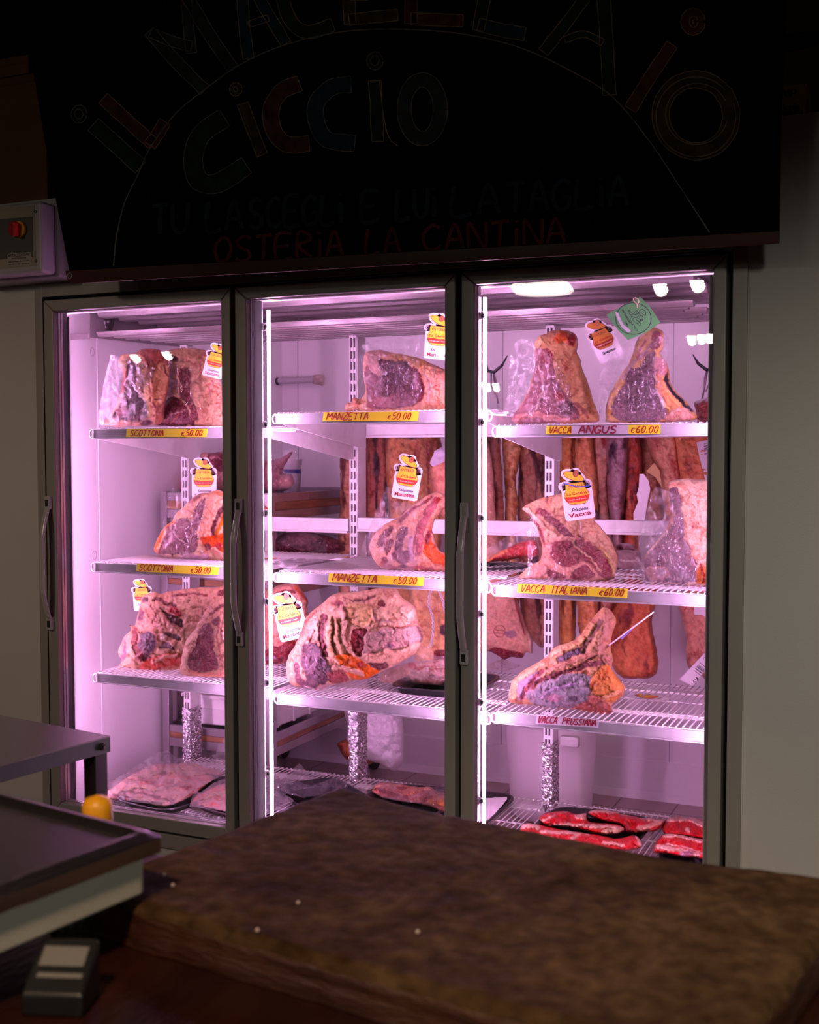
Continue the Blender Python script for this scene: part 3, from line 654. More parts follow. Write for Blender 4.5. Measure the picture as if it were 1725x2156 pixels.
# ---- top tier, left door
m = meat('beef_loin', 'bagged beef loin with brown back, leftmost on the top shelf, left door', 'meat', K1,
 [(365, 425), (395, 330), (450, 295), (560, 290), (640, 250), (720, 235), (820, 245), (900, 290), (950, 380), (955, 520), (940, 700), (900, 900), (880, 1060), (780, 1100), (620, 1118), (240, 1118), (215, 1080), (300, 960), (380, 780), (415, 640), (425, 500)],
 BRN, [('p', [(365, 425), (395, 330), (480, 295), (620, 290), (690, 400), (735, 560), (760, 800), (790, 1090), (600, 1120), (240, 1120), (215, 1080), (380, 800), (430, 600), (420, 500)], PFAT, .016),
  ('p', [(470, 420), (560, 380), (590, 500), (585, 680), (690, 900), (700, 1020), (560, 1060), (330, 1040), (340, 960), (420, 780), (470, 600)], ((.21, .10, .15), 1), -.01),
  ('s', [[(455, 500), (450, 600), (420, 700)], 34], RLEAN), ('e', (430, 850, 40, 55), ((.62, .52, .62), 0), .008), ('e', (400, 960, 70, 60), LEAN, -.006), ('e', (610, 940, 75, 65), ((.22, .15, .2), 1), .004),
  ('s', [[(650, 470), (690, 640), (700, 800), (740, 1000)], 50], FAT, .006), ('e', (430, 370, 45, 60), FAT, .008), ('e', (690, 1090, 70, 40), DLEAN), ('p', [(690, 260), (830, 255), (900, 330), (860, 420), (760, 400)], ((.33, .10, .06), .3)),
  ('p', [(800, 450), (930, 420), (930, 640), (880, 860), (790, 880), (760, 700)], TAN), ('s', [[(905, 420), (900, 500), (940, 560)], 20], DLEAN), ('e', (820, 825, 35, 14), DLEAN)],
 d0=.27, T=.055, Tb=.04, seed=3, base2=TAN)
sheet('plastic_wrap', K1, [(285, 303), (400, 330), (560, 380), (700, 420), (790, 450), (750, 590), (690, 710), (690, 830), (720, 960), (660, 1060), (540, 1115), (140, 1110), (135, 1000), (180, 760), (220, 560)], HAZE, d0=.200, wr=.010, seed=3, parent=m)
m = meat('beef_rib_joint', 'beef joint with pale fat back beside the loin, top shelf, left door', 'meat', K1,
 [(880, 300), (960, 250), (1080, 232), (1260, 235), (1390, 270), (1480, 400), (1560, 700), (1640, 900), (1660, 1118), (1300, 1122), (830, 1115), (800, 1060), (850, 900), (930, 780), (930, 560), (920, 400)],
 PFAT, [('p', [(940, 300), (1020, 330), (1060, 380), (1000, 400), (930, 380)], DLEAN), ('p', [(1070, 460), (1130, 445), (1180, 520), (1190, 700), (1240, 860), (1290, 1040), (1240, 1060), (1160, 900), (1080, 780), (1050, 620)], LEAN, -.01),
  ('p', [(930, 380), (1040, 450), (1040, 640), (1000, 720), (930, 780), (920, 560)], ((.50, .33, .22), 0)), ('p', [(890, 860), (1000, 780), (1080, 820), (1150, 920), (1240, 1070), (1220, 1110), (830, 1110), (830, 1000)], ((.24, .05, .09), 1), -.006),
  ('s', [[(1020, 560), (1060, 620), (1090, 720)], 26], PFAT, .006), ('s', [[(860, 1030), (1000, 980), (1100, 960)], 14], MEMB), ('s', [[(960, 1100), (1060, 980), (1110, 880)], 7], ((.8, .3, .2), 0)), ('s', [[(1290, 360), (1310, 420), (1300, 520)], 10], MID), ('s', [[(1400, 620), (1410, 720)], 8], MID), ('e', (1395, 885, 8, 10), RLEAN), ('p', [(960, 260), (1080, 240), (1250, 250), (1380, 300), (1300, 380), (1150, 340), (1050, 330)], ((.66, .44, .29), 0))],
 d0=.33, T=.06, Tb=.08, seed=5, base2=CREAM)
sheet('plastic_wrap', K1, [(940, 380), (1100, 362), (1240, 375), (1290, 480), (1325, 700), (1310, 1050), (1240, 1055), (1170, 930), (1100, 820), (985, 700), (935, 560)], CLEAR, d0=.20, wr=.012, seed=8, parent=m)
# ---- top tier, middle door
m = meat('beef_chuck_joint', 'bagged beef joint with rounded fat side on the top shelf, middle door', 'meat', K12,
 [(935, 600), (1060, 560), (1180, 585), (1300, 610), (1400, 630), (1520, 680), (1640, 740), (1760, 860), (1800, 1080), (1400, 1088), (840, 1084), (825, 1000), (850, 968), (900, 985), (940, 920), (930, 800)],
 PFAT, [('p', [(960, 620), (1060, 640), (1200, 660), (1320, 700), (1400, 760), (1430, 900), (1380, 1040), (1050, 1060), (960, 1000), (950, 820)], ((.24, .09, .12), 1), -.008), ('p', [(950, 620), (1020, 600), (1110, 760), (1080, 800), (980, 740)], ((.72, .48, .45), 0), .008),
  ('e', (1270, 680, 60, 30, 40), DLEAN), ('s', [[(1360, 700), (1420, 800), (1440, 940), (1400, 1010)], 22], ((.36, .05, .06), .6)), ('e', (1230, 790, 45, 40), ((.30, .2, .25), .5)), ('p', [(970, 1000), (1200, 940), (1230, 1040), (1060, 1075), (950, 1060)], ((.56, .28, .28), .6), .006),
  ('p', [(1160, 600), (1260, 590), (1450, 650), (1400, 720), (1300, 660), (1230, 650)], YF, .006), ('s', [[(1480, 1000), (1500, 860), (1440, 760)], 16], ((.62, .5, .56), 0)), ('s', [[(1560, 700), (1640, 860), (1650, 1000)], 5], MID), ('e', (1550, 870, 7, 9), RLEAN), ('e', (850, 1010, 40, 30), PFAT, .004)],
 d0=.31, T=.08, Tb=.12, seed=9, base2=FAT)
sheet('plastic_wrap', K12, [(875, 510), (1140, 460), (1408, 430), (1430, 640), (1400, 760), (1435, 900), (1380, 1020), (1300, 1075), (900, 1080), (935, 900), (915, 700)], HAZE, d0=.215, wr=.016, seed=10, parent=m)
meat('meat_trimming', 'small pink lump peeping behind the shelf post, top shelf, middle door', 'meat', K12, [(770, 1085), (775, 1030), (800, 1015), (830, 1030), (840, 1085)], PFAT, [], d0=.52, T=.02, seed=4)
# ---- top tier, right door
m = meat('rib_of_beef', 'standing rib of beef with tan side and dark red knuckle, top shelf, right door', 'meat', K11,
 [(425, 530), (445, 490), (500, 470), (545, 448), (640, 448), (705, 478), (720, 560), (712, 600), (735, 645), (745, 700), (790, 810), (825, 930), (872, 1075), (800, 1092), (600, 1096), (290, 1098), (268, 1045), (330, 960), (395, 800), (420, 690), (410, 600)],
 ((.62, .40, .22), 0), [('p', [(420, 600), (470, 580), (530, 640), (560, 760), (640, 900), (700, 980), (700, 1080), (300, 1098), (270, 1045), (340, 950), (400, 800)], ((.45, .24, .28), .8), .0),
  ('e', (675, 515, 42, 46), ((.20, .02, .02), .2), .012), ('e', (600, 500, 45, 40), ((.55, .16, .07), 0), .006), ('e', (590, 905, 45, 30, 20), RLEAN), ('e', (640, 990, 60, 50), DLEAN), ('e', (500, 640, 45, 60, 20), LEAN), ('e', (445, 530, 26, 45), FAT, .006),
  ('s', [[(300, 1060), (400, 1040), (520, 1060), (640, 1080)], 45], ((.72, .40, .38), .2), .006), ('s', [[(640, 640), (680, 800), (690, 900)], 60], TAN), ('s', [[(700, 960), (760, 1000), (790, 1060)], 26], BRN), ('e', (520, 480, 50, 20), TAN), ('s', [[(450, 700), (480, 850), (430, 1000)], 24], MEMB, .004)],
 d0=.31, T=.07, Tb=.09, seed=12, base2=TAN)
sheet('plastic_wrap', K11, [(242, 632), (290, 610), (272, 545), (320, 505), (440, 540), (560, 660), (640, 780), (675, 880), (690, 980), (690, 1085), (240, 1095), (195, 1060), (225, 900)], FILM, d0=.215, wr=.020, seed=13, parent=m)
m = meat('t_bone_joint', 'bagged beef joint with yellow fat rim and violet lean, top shelf, right door', 'meat', K11,
 [(1130, 520), (1180, 455), (1240, 432), (1310, 455), (1322, 540), (1300, 620), (1350, 690), (1370, 820), (1450, 920), (1540, 1020), (1545, 1072), (1420, 1085), (1300, 1090), (950, 1090), (915, 1060), (925, 940), (1000, 790), (1070, 690), (1110, 600)],
 YF, [('p', [(1080, 720), (1150, 705), (1200, 620), (1260, 600), (1250, 760), (1320, 960), (1335, 1070), (1100, 1085), (970, 1060), (960, 960), (1030, 840)], ((.21, .14, .19), 1), -.004), ('s', [[(1250, 530), (1200, 600), (1100, 680), (1030, 780)], 26], MEMB, .006), ('s', [[(1260, 640), (1250, 760), (1290, 900), (1320, 980)], 26], ((.72, .62, .68), 0), .008),
  ('s', [[(1240, 720), (1245, 800), (1260, 850)], 16], RLEAN), ('p', [(1235, 470), (1300, 460), (1290, 560), (1230, 570)], LEAN), ('s', [[(1190, 520), (1150, 600), (1130, 640)], 18], MID), ('s', [[(1290, 740), (1300, 850), (1370, 960), (1450, 1040)], 50], ((.80, .42, .24), 0), .004),
  ('s', [[(1330, 720), (1350, 830), (1430, 930), (1510, 1010)], 26], ((.03, .03, .045), 0)), ('e', (1300, 700, 50, 70), ((.60, .36, .38), .4)), ('p', [(1340, 1040), (1440, 980), (1535, 1050), (1520, 1080), (1340, 1085)], ((.86, .56, .50), .2), .006), ('e', (1190, 760, 30, 60), ((.34, .2, .3), .8))],
 d0=.32, T=.06, Tb=.08, seed=15, base2=FAT)
sheet('plastic_wrap', K11, [(870, 760), (960, 620), (1060, 510), (1160, 470), (1300, 440), (1360, 500), (1350, 640), (1300, 800), (1340, 1085), (865, 1088)], HAZE, d0=.235, wr=.012, seed=16, parent=m)
meat('dark_meat_cut', 'dark red meat cut at the far right of the top shelf, right door', 'meat', K11, [(1530, 960), (1590, 925), (1660, 910), (1760, 930), (1780, 1070), (1560, 1072), (1545, 1010)], ((.26, .06, .06), .5), [('s', [[(1560, 940), (1640, 930), (1740, 960)], 30], ((.5, .42, .5), 0))], d0=.62, T=.06, seed=17, base2=BRN)
# ---- middle tier, left door
m = meat('rib_steak_joint', 'bagged rib joint with orange fat band on the middle shelf, left door', 'meat', K3,
 [(185, 1720), (200, 1600), (270, 1440), (400, 1290), (470, 1240), (530, 1110), (640, 1020), (740, 920), (900, 810), (1020, 800), (1180, 760), (1300, 790), (1480, 800), (1540, 1000), (1560, 1850), (1300, 1890), (900, 1870), (560, 1830), (300, 1780)],
 PFAT, [('p', [(490, 1260), (580, 1200), (700, 1190), (750, 1260), (900, 930), (1000, 870), (990, 1000), (930, 1200), (880, 1500), (830, 1720), (560, 1760), (250, 1750), (300, 1560), (370, 1420)], ((.27, .10, .15), 1), -.004), ('s', [[(180, 1730), (220, 1600), (300, 1430), (470, 1260)], 40], OR, .004),
  ('s', [[(500, 1280), (520, 1480), (600, 1560), (700, 1600)], 26], MEMB, .004), ('s', [[(750, 1240), (770, 1420), (760, 1600)], 24], MEMB, .004), ('s', [[(820, 1180), (900, 1000), (980, 860)], 20], MEMB), ('s', [[(400, 1440), (460, 1430), (420, 1560)], 18], MEMB), ('s', [[(1110, 880), (1040, 1060), (960, 1280), (920, 1460)], 120], ((.88, .54, .42), 0), .012),
  ('s', [[(1290, 980), (1180, 1160), (1110, 1380), (1130, 1500)], 70], ((.13, .03, .045), .6), -.006), ('s', [[(1300, 1150), (1240, 1300), (1180, 1430)], 60], OR, .006), ('p', [(900, 1500), (1080, 1480), (1500, 1400), (1500, 1700), (1200, 1760), (980, 1640)], ((.70, .12, .05), .2), .002), ('e', (1020, 1660, 50, 60), LEAN), ('e', (1200, 1640, 70, 60), ((.3, .03, .03), .4)),
  ('s', [[(1100, 1700), (1250, 1790), (1400, 1800)], 90], ((.86, .50, .42), .2), .006), ('s', [[(860, 1560), (960, 1660), (1000, 1780)], 30], PFAT, .006), ('p', [(900, 810), (960, 815), (780, 960), (800, 900)], BRN), ('e', (1250, 830, 150, 30, 5), ((.72, .26, .16), .2)), ('p', [(640, 1760), (1050, 1780), (1000, 1870), (600, 1840)], ((.55, .33, .42), .4), .008)],
 d0=restY(K3, 700, 1850, 1.126, .05), T=.06, Tb=.10, seed=21, base2=CREAM)
sheet('plastic_wrap', K3, [(475, 722), (640, 790), (800, 860), (1000, 820), (1040, 900), (900, 1300), (860, 1640), (1060, 1800), (900, 1890), (560, 1840), (300, 1790), (320, 1300), (390, 950)], FILM, d0=.235, wr=.010, seed=22, parent=m)
# ---- middle tier, middle door
m = meat('tomahawk_steak', 'bagged bone-in rib steak leaning to the right, middle shelf, middle door', 'meat', K4,
 [(400, 1760), (400, 1640), (470, 1500), (570, 1400), (690, 1330), (820, 1270), (960, 1150), (1100, 1040), (1260, 940), (1350, 905), (1420, 930), (1470, 1010), (1470, 1100), (1400, 1200), (1310, 1330), (1290, 1480), (1330, 1640), (1400, 1760), (1540, 1800), (1620, 1900), (1560, 2020), (1300, 2060), (1000, 2050), (720, 2040), (560, 2000), (470, 1900)],
 PFAT, [('p', [(510, 1700), (540, 1560), (640, 1440), (740, 1410), (700, 1520), (620, 1600), (570, 1680)], ((.24, .08, .11), 1), -.004), ('p', [(830, 1420), (920, 1410), (940, 1500), (870, 1600), (860, 1740), (770, 1760), (750, 1640), (790, 1520)], ((.22, .08, .12), 1), -.004), ('p', [(590, 1740), (620, 1620), (730, 1610), (700, 1720), (640, 1800)], LEAN, -.004),
  ('p', [(720, 1780), (960, 1740), (980, 1880), (860, 1930), (760, 1900)], PLEAN), ('s', [[(830, 1330), (960, 1210), (1110, 1100), (1260, 990)], 46], ((.2, .03, .04), .3), -.005), ('s', [[(1340, 1060), (1180, 1300), (1110, 1500), (1080, 1760)], 130], ((.66, .30, .33), .5), .008), ('s', [[(1400, 960), (1380, 1120), (1280, 1300)], 60], ((.86, .50, .36), .2), .008),
  ('e', (1350, 1040, 50, 40), RLEAN), ('p', [(1190, 1600), (1260, 1420), (1290, 1620), (1400, 1760), (1540, 1850), (1400, 1960), (1240, 1860), (1150, 1760)], ((.78, .18, .09), .2), .002), ('e', (1230, 1560, 45, 90, 20), LEAN, -.006), ('e', (600, 1900, 45, 60), LEAN), ('s', [[(560, 1960), (760, 2000), (950, 1980), (1300, 2010)], 60], ((.62, .26, .26), .7)), ('s', [[(980, 1560), (960, 1720), (1000, 1850)], 60], ((.52, .36, .50), .2), .006), ('e', (880, 1960, 70, 30), DLEAN), ('e', (1040, 1900, 80, 40), ((.75, .42, .40), .3), .006)],
 d0=restY(K4, 950, 2040, 1.122, .05), T=.045, Tb=.05, seed=25, base2=((.80, .46, .40), .1))
sheet('plastic_wrap', K4, [(650, 810), (700, 900), (690, 1030), (1000, 1080), (1200, 1000), (1100, 1300), (1050, 1700), (1110, 1900), (1000, 2040), (560, 1990), (400, 1840), (250, 1780), (330, 1560), (440, 1290), (560, 1010)], HAZE, d0=.225, wr=.008, seed=26, parent=m)
# ---- middle tier, right door
m = meat('tomahawk_steak', 'bagged bone-in rib steak with upright rib and round red eye, middle shelf, right door', 'meat', K2,
 [(332, 570), (400, 520), (480, 490), (560, 470), (640, 460), (760, 520), (830, 640), (900, 720), (960, 800), (995, 900), (985, 1010), (950, 1065), (700, 1078), (320, 1062), (340, 1010), (400, 960), (450, 930), (475, 870), (460, 780), (420, 680), (370, 600)],
 ((.70, .46, .32), .1), [('s', [[(350, 580), (440, 680), (520, 760), (640, 800)], 80], BONE, .010), ('s', [[(400, 640), (460, 720), (490, 850)], 20], MID), ('s', [[(380, 600), (440, 690), (480, 800)], 12], LEAN), ('s', [[(450, 585), (540, 640), (620, 720), (680, 770)], 46], ((.26, .07, .08), .9), -.004), ('p', [(545, 470), (700, 490), (780, 600), (700, 700), (600, 620), (520, 540)], ((.70, .50, .34), 0), .006),
  ('p', [(470, 860), (560, 780), (700, 770), (830, 850), (960, 1040), (700, 1070), (420, 1040), (460, 950)], ((.84, .50, .44), .1)), ('e', (630, 880, 105, 92, 15), ((.36, .05, .075), 1), .006), ('p', [(700, 785), (800, 800), (900, 880), (960, 980), (955, 1050), (880, 1050), (820, 960), (720, 920), (745, 880)], ((.34, .05, .07), 1), .003), ('s', [[(680, 800), (740, 860), (800, 900), (880, 1000)], 14], BONE, .004),
  ('p', [(500, 990), (560, 1000), (640, 1040), (520, 1050)], LEAN), ('p', [(680, 1020), (780, 960), (840, 1040), (700, 1060)], LEAN), ('s', [[(860, 830), (940, 920), (975, 1040)], 14], ((.85, .66, .30), 0), .004), ('p', [(330, 1060), (400, 970), (500, 960), (490, 1040), (400, 1066)], ((.84, .46, .42), .2), .008), ('s', [[(720, 760), (760, 775)], 20], BRN)],
 d0=restY(K2, 650, 1070, 1.114, .04), T=.035, Tb=.04, seed=28, base2=((.82, .56, .42), 0))
sheet('plastic_wrap', K2, [(369, 606), (600, 600), (985, 594), (985, 1050), (700, 1070), (369, 1065)], CLEAR, d0=.225, wr=.003, seed=29, parent=m, fold=30)
m = meat('fat_covered_rump', 'thick beef joint with bright white fat and grey dried face, middle shelf, right door', 'meat', K2,
 [(1350, 400), (1380, 372), (1460, 358), (1560, 360), (1660, 375), (1740, 420), (1770, 700), (1770, 1090), (1600, 1105), (1400, 1095), (1220, 1078), (1180, 1040), (1190, 900), (1250, 820), (1330, 720), (1365, 600), (1360, 480)],
 ((.95, .82, .66), 0), [('p', [(1360, 440), (1430, 450), (1450, 620), (1470, 760), (1520, 900), (1560, 1000), (1550, 1080), (1220, 1078), (1180, 1040), (1200, 900), (1280, 800), (1350, 680)], ((.25, .20, .24), .8), -.004), ('p', [(1190, 1000), (1240, 960), (1340, 980), (1360, 1050), (1230, 1070)], ((.55, .36, .36), .4), .004),
  ('s', [[(1360, 400), (1420, 400), (1470, 430)], 30], ((.85, .5, .42), 0)), ('s', [[(1370, 560), (1380, 640), (1340, 720)], 22], TAN), ('p', [(1550, 1080), (1580, 960), (1660, 1000), (1770, 1000), (1770, 1095)], ((.85, .36, .16), .1)), ('s', [[(1575, 960), (1600, 1030), (1590, 1080)], 16], RLEAN), ('s', [[(1460, 640), (1480, 780), (1550, 940)], 14], ((.78, .50, .42), 0)), ('e', (1558, 672, 6, 8), RLEAN), ('e', (1300, 1010, 40, 26), ((.5, .42, .5), 0), .004)],
 d0=restY(K2, 1420, 1085, 1.114, .06), T=.07, Tb=.12, seed=31, base2=((.90, .70, .52), 0))
sheet('plastic_wrap', K2, [(1255, 412), (1340, 440), (1430, 470), (1450, 600), (1480, 800), (1560, 1000), (1540, 1085), (1200, 1080), (1100, 1030), (1150, 800), (1190, 620)], HAZE, d0=.225, wr=.008, seed=32, parent=m)
# ---- lower tier, left door
meat('beef_forequarter_piece', 'large ragged beef piece with dark round muscle, lower shelf, left door', 'meat', K5,
 [(370, 1375), (400, 1260), (450, 1180), (520, 1110), (495, 1055), (560, 1060), (590, 940), (620, 830), (640, 740), (700, 700), (790, 680), (860, 705), (980, 665), (1200, 640), (1480, 625), (1700, 640), (1740, 1500), (1300, 1560), (1050, 1560), (800, 1590), (600, 1608), (500, 1590), (380, 1545), (410, 1450)],
 PFAT, [('e', (700, 1265, 110, 135, 10), ((.13, .09, .14), .5), .006), ('e', (690, 1430, 75, 40, 0), DLEAN, -.01), ('e', (675, 770, 48, 28, -25), DLEAN, -.006), ('s', [[(790, 765), (880, 790), (1010, 840)], 44], ((.2, .05, .04), .3), -.004), ('e', (1010, 905, 80, 52, 20), ((.32, .03, .03), .2), .008), ('p', [(870, 880), (940, 930), (1040, 960), (1110, 1000), (1100, 1100), (1000, 1060), (900, 940)], DLEAN, -.008),
  ('e', (630, 950, 34, 75, 12), ((.12, .05, .07), .4), -.005), ('s', [[(560, 1120), (550, 1250), (600, 1350)], 60], ((.35, .07, .05), .5), -.004), ('p', [(880, 1150), (1060, 1180), (1110, 1230), (980, 1220)], ((.16, .09, .10), .3), -.006), ('p', [(870, 1250), (960, 1270), (1010, 1330), (900, 1320), (830, 1300)], ((.12, .06, .09), .4), -.004), ('p', [(850, 1150), (890, 1160), (910, 1220), (880, 1240), (855, 1200)], ((.9, .75, .72), 0), .006),
  ('s', [[(440, 1200), (430, 1350), (410, 1450)], 60], ((.50, .28, .38), .5)), ('s', [[(395, 1380), (430, 1250), (470, 1180)], 22], ((.85, .45, .34), 0)), ('p', [(640, 1480), (800, 1400), (1060, 1380), (1100, 1520), (900, 1540), (700, 1600), (620, 1590)], ((.60, .10, .07), .4), .004), ('s', [[(760, 1470), (900, 1420), (1040, 1400)], 40], ((.80, .44, .36), .2), .008), ('s', [[(520, 1470), (560, 1560), (620, 1600)], 60], ((.84, .52, .44), .1), .010),
  ('s', [[(980, 730), (1060, 705), (1150, 700)], 22], LEAN), ('s', [[(1180, 685), (1300, 700), (1370, 705)], 24], ((.26, .06, .06), .4)), ('p', [(1480, 690), (1520, 660), (1640, 690), (1640, 730), (1500, 715)], LEAN), ('s', [[(880, 1000), (1000, 1060), (1100, 1120)], 40], ((.72, .42, .36), .1), .006), ('e', (740, 920, 60, 45), ((.62, .32, .22), .1)), ('s', [[(720, 830), (790, 900), (800, 1010)], 20], MID), ('e', (600, 1420, 40, 50), LEAN)],
 d0=.262, T=.055, Tb=.16, seed=35, base2=((.72, .38, .32), .2), rag=2.4)
m = meat('bone_in_steak', 'bagged thick steak with pink fat rim at the right of the lower shelf, left door', 'meat', K5,
 [(1640, 720), (1520, 755), (1400, 850), (1320, 960), (1240, 1110), (1150, 1220), (1110, 1350), (1080, 1480), (1082, 1600), (1200, 1635), (1500, 1648), (1760, 1650), (1780, 1200), (1760, 760)],
 PFAT, [('p', [(1330, 1055), (1420, 1045), (1460, 1150), (1450, 1330), (1500, 1450), (1480, 1560), (1200, 1570), (1160, 1450), (1240, 1310), (1270, 1170)], ((.34, .09, .13), 1), -.004), ('s', [[(1420, 930), (1520, 860), (1640, 790)], 40], ((.42, .13, .14), .6)), ('e', (1490, 1020, 40, 50), PLEAN), ('s', [[(1520, 960), (1500, 1160), (1520, 1400), (1560, 1560)], 14], MID), ('s', [[(1620, 900), (1580, 1100), (1600, 1400)], 70], ((.88, .56, .46), .1), .008), ('s', [[(1180, 1590), (1400, 1610), (1620, 1600)], 30], ((.70, .28, .22), .4)), ('s', [[(1540, 1080), (1570, 1250)], 24], MID)],
 d0=.175, T=.022, Tb=.03, seed=36, base2=((.86, .60, .46), 0))
sheet('plastic_wrap', K5, [(1148, 700), (1300, 712), (1600, 770), (1620, 1640), (1080, 1600), (1090, 1200)], CLEAR, d0=.150, wr=.004, seed=37, parent=m, fold=26)
# ---- lower tier, middle door
m = meat('beef_rib_section', 'big rib section with violet eye, ribs and pale shoulder, lower shelf, middle door', 'meat', K6,
 [(255, 1200), (275, 1080), (335, 975), (395, 850), (420, 750), (500, 670), (590, 600), (640, 555), (720, 522), (860, 515), (950, 508), (1060, 488), (1200, 492), (1255, 560), (1370, 650), (1400, 770), (1430, 850), (1436, 950), (1380, 1045), (1280, 1110), (1180, 1160), (1060, 1215), (960, 1270), (800, 1295), (640, 1330), (540, 1372), (420, 1350), (300, 1315)],
 ((.84, .58, .44), 0), [('s', [[(275, 1260), (290, 1080), (360, 940)], 60], CREAM, .004), ('s', [[(350, 1160), (360, 1260), (420, 1330)], 50], ((.22, .12, .17), .7)), ('p', [(400, 985), (470, 955), (540, 995), (590, 1080), (640, 1190), (650, 1240), (600, 1310), (500, 1350), (430, 1320), (420, 1220), (390, 1120)], ((.115, .085, .125), .6), .004),
  ('s', [[(500, 1060), (540, 1180), (620, 1230)], 8], ((.5, .42, .52), 0), .004), ('s', [[(430, 1060), (440, 1180), (480, 1140)], 7], ((.45, .38, .48), 0), .003), ('s', [[(420, 1340), (520, 1370), (620, 1320)], 22], ((.6, .48, .58), 0), .004), ('s', [[(590, 740), (560, 850), (560, 940), (600, 1060)], 46], ((.32, .08, .10), .8), -.006), ('s', [[(575, 880), (540, 930)], 26], ((.18, .05, .09), .4)),
  ('s', [[(520, 760), (470, 880), (440, 950)], 50], ((.78, .52, .48), .1), .006), ('s', [[(640, 740), (625, 900), (650, 1060), (720, 1130)], 44], ((.86, .56, .36), .1), .010), ('s', [[(700, 760), (690, 900), (730, 1040), (800, 1090)], 34], ((.86, .60, .40), 0), .008), ('s', [[(668, 800), (655, 930), (690, 1050)], 9], DLEAN, -.004), ('s', [[(715, 790), (745, 880), (735, 960)], 12], ((.2, .12, .05), 0), -.004),
  ('s', [[(735, 650), (760, 780), (750, 900), (800, 1020), (900, 1100)], 34], ((.80, .58, .48), 0), .010), ('p', [(780, 650), (850, 620), (980, 650), (990, 740), (960, 810), (900, 820), (830, 790), (800, 720)], ((.86, .60, .34), 0), .010), ('p', [(840, 845), (960, 850), (930, 940), (910, 1060), (870, 1080), (830, 1010), (820, 920)], ((.28, .03, .04), .4), -.006),
  ('p', [(960, 870), (1150, 830), (1380, 820), (1430, 900), (1380, 980), (1200, 1010), (1000, 1080), (920, 1060), (940, 940)], ((.54, .40, .36), .2), .004), ('s', [[(930, 1090), (1100, 1060), (1300, 1030), (1390, 1000)], 60], ((.80, .54, .42), 0), .008), ('p', [(690, 1060), (820, 1060), (960, 1140), (1060, 1200), (980, 1260), (860, 1280), (760, 1200), (700, 1120)], ((.86, .22, .07), .1), .002), ('s', [[(680, 1170), (800, 1190), (900, 1230)], 50], ((.85, .56, .46), 0), .010),
  ('p', [(960, 1130), (1120, 1130), (1150, 1160), (1080, 1190), (980, 1170)], DLEAN, -.006), ('p', [(620, 1220), (740, 1200), (800, 1290), (660, 1320)], ((.48, .16, .15), .7)), ('e', (900, 1150, 40, 30), ((.35, .03, .02), .2)), ('s', [[(865, 590), (940, 585), (1030, 562)], 26], ((.18, .07, .05), .1), -.005), ('e', (710, 618, 48, 24), ((.42, .16, .18), .5), -.004), ('s', [[(420, 790), (480, 720), (530, 690)], 16], ((.28, .09, .09), .3), -.004),
  ('s', [[(740, 570), (800, 580), (850, 605)], 10], LEAN), ('p', [(1050, 600), (1100, 600), (1120, 660), (1060, 640)], ((.32, .06, .08), .4), -.006), ('s', [[(1040, 810), (1200, 822), (1380, 795)], 10], MID, -.003), ('e', (1310, 690, 80, 60, 20), ((.88, .64, .52), 0), .010), ('s', [[(1000, 680), (1040, 760), (1200, 780)], 16], ((.50, .36, .36), .1)), ('e', (1160, 985, 30, 18), ((.3, .22, .26), 0)), ('e', (1060, 870, 26, 14, 20), ((.35, .25, .28), 0)), ('s', [[(1390, 830), (1425, 900), (1420, 960)], 14], ((.16, .12, .12), 0))],
 d0=restY(K6, 540, 1365, .728, .09), T=.09, Tb=.10, seed=41, base2=((.78, .48, .40), .1), rag=2.0)
meat('beef_flank_piece', 'pink ragged beef piece with dark red underside behind the leftmost lower tag, middle door', 'meat', K6,
 [(40, 540), (120, 495), (200, 458), (330, 445), (385, 495), (440, 580), (445, 690), (440, 740), (400, 760), (385, 900), (310, 1050), (260, 1120), (90, 1170), (20, 1170)],
 ((.84, .48, .42), .1), [('p', [(90, 1010), (330, 960), (300, 1080), (90, 1170), (40, 1170), (40, 1040)], ((.28, .04, .05), .8)), ('s', [[(180, 545), (240, 510), (330, 510)], 22], LEAN), ('s', [[(340, 470), (400, 540), (440, 590)], 30], ((.80, .2, .14), .1)), ('e', (130, 1090, 40, 26), ((.35, .3, .42), 0)), ('e', (300, 960, 60, 26), ((.4, .1, .08), .5)), ('s', [[(120, 900), (240, 900), (340, 930)], 30], ((.72, .30, .24), .4))],
 d0=restY(K6, 100, 1165, .728, .05), T=.06, Tb=.10, seed=43, base2=((.88, .60, .50), 0), rag=2.4)
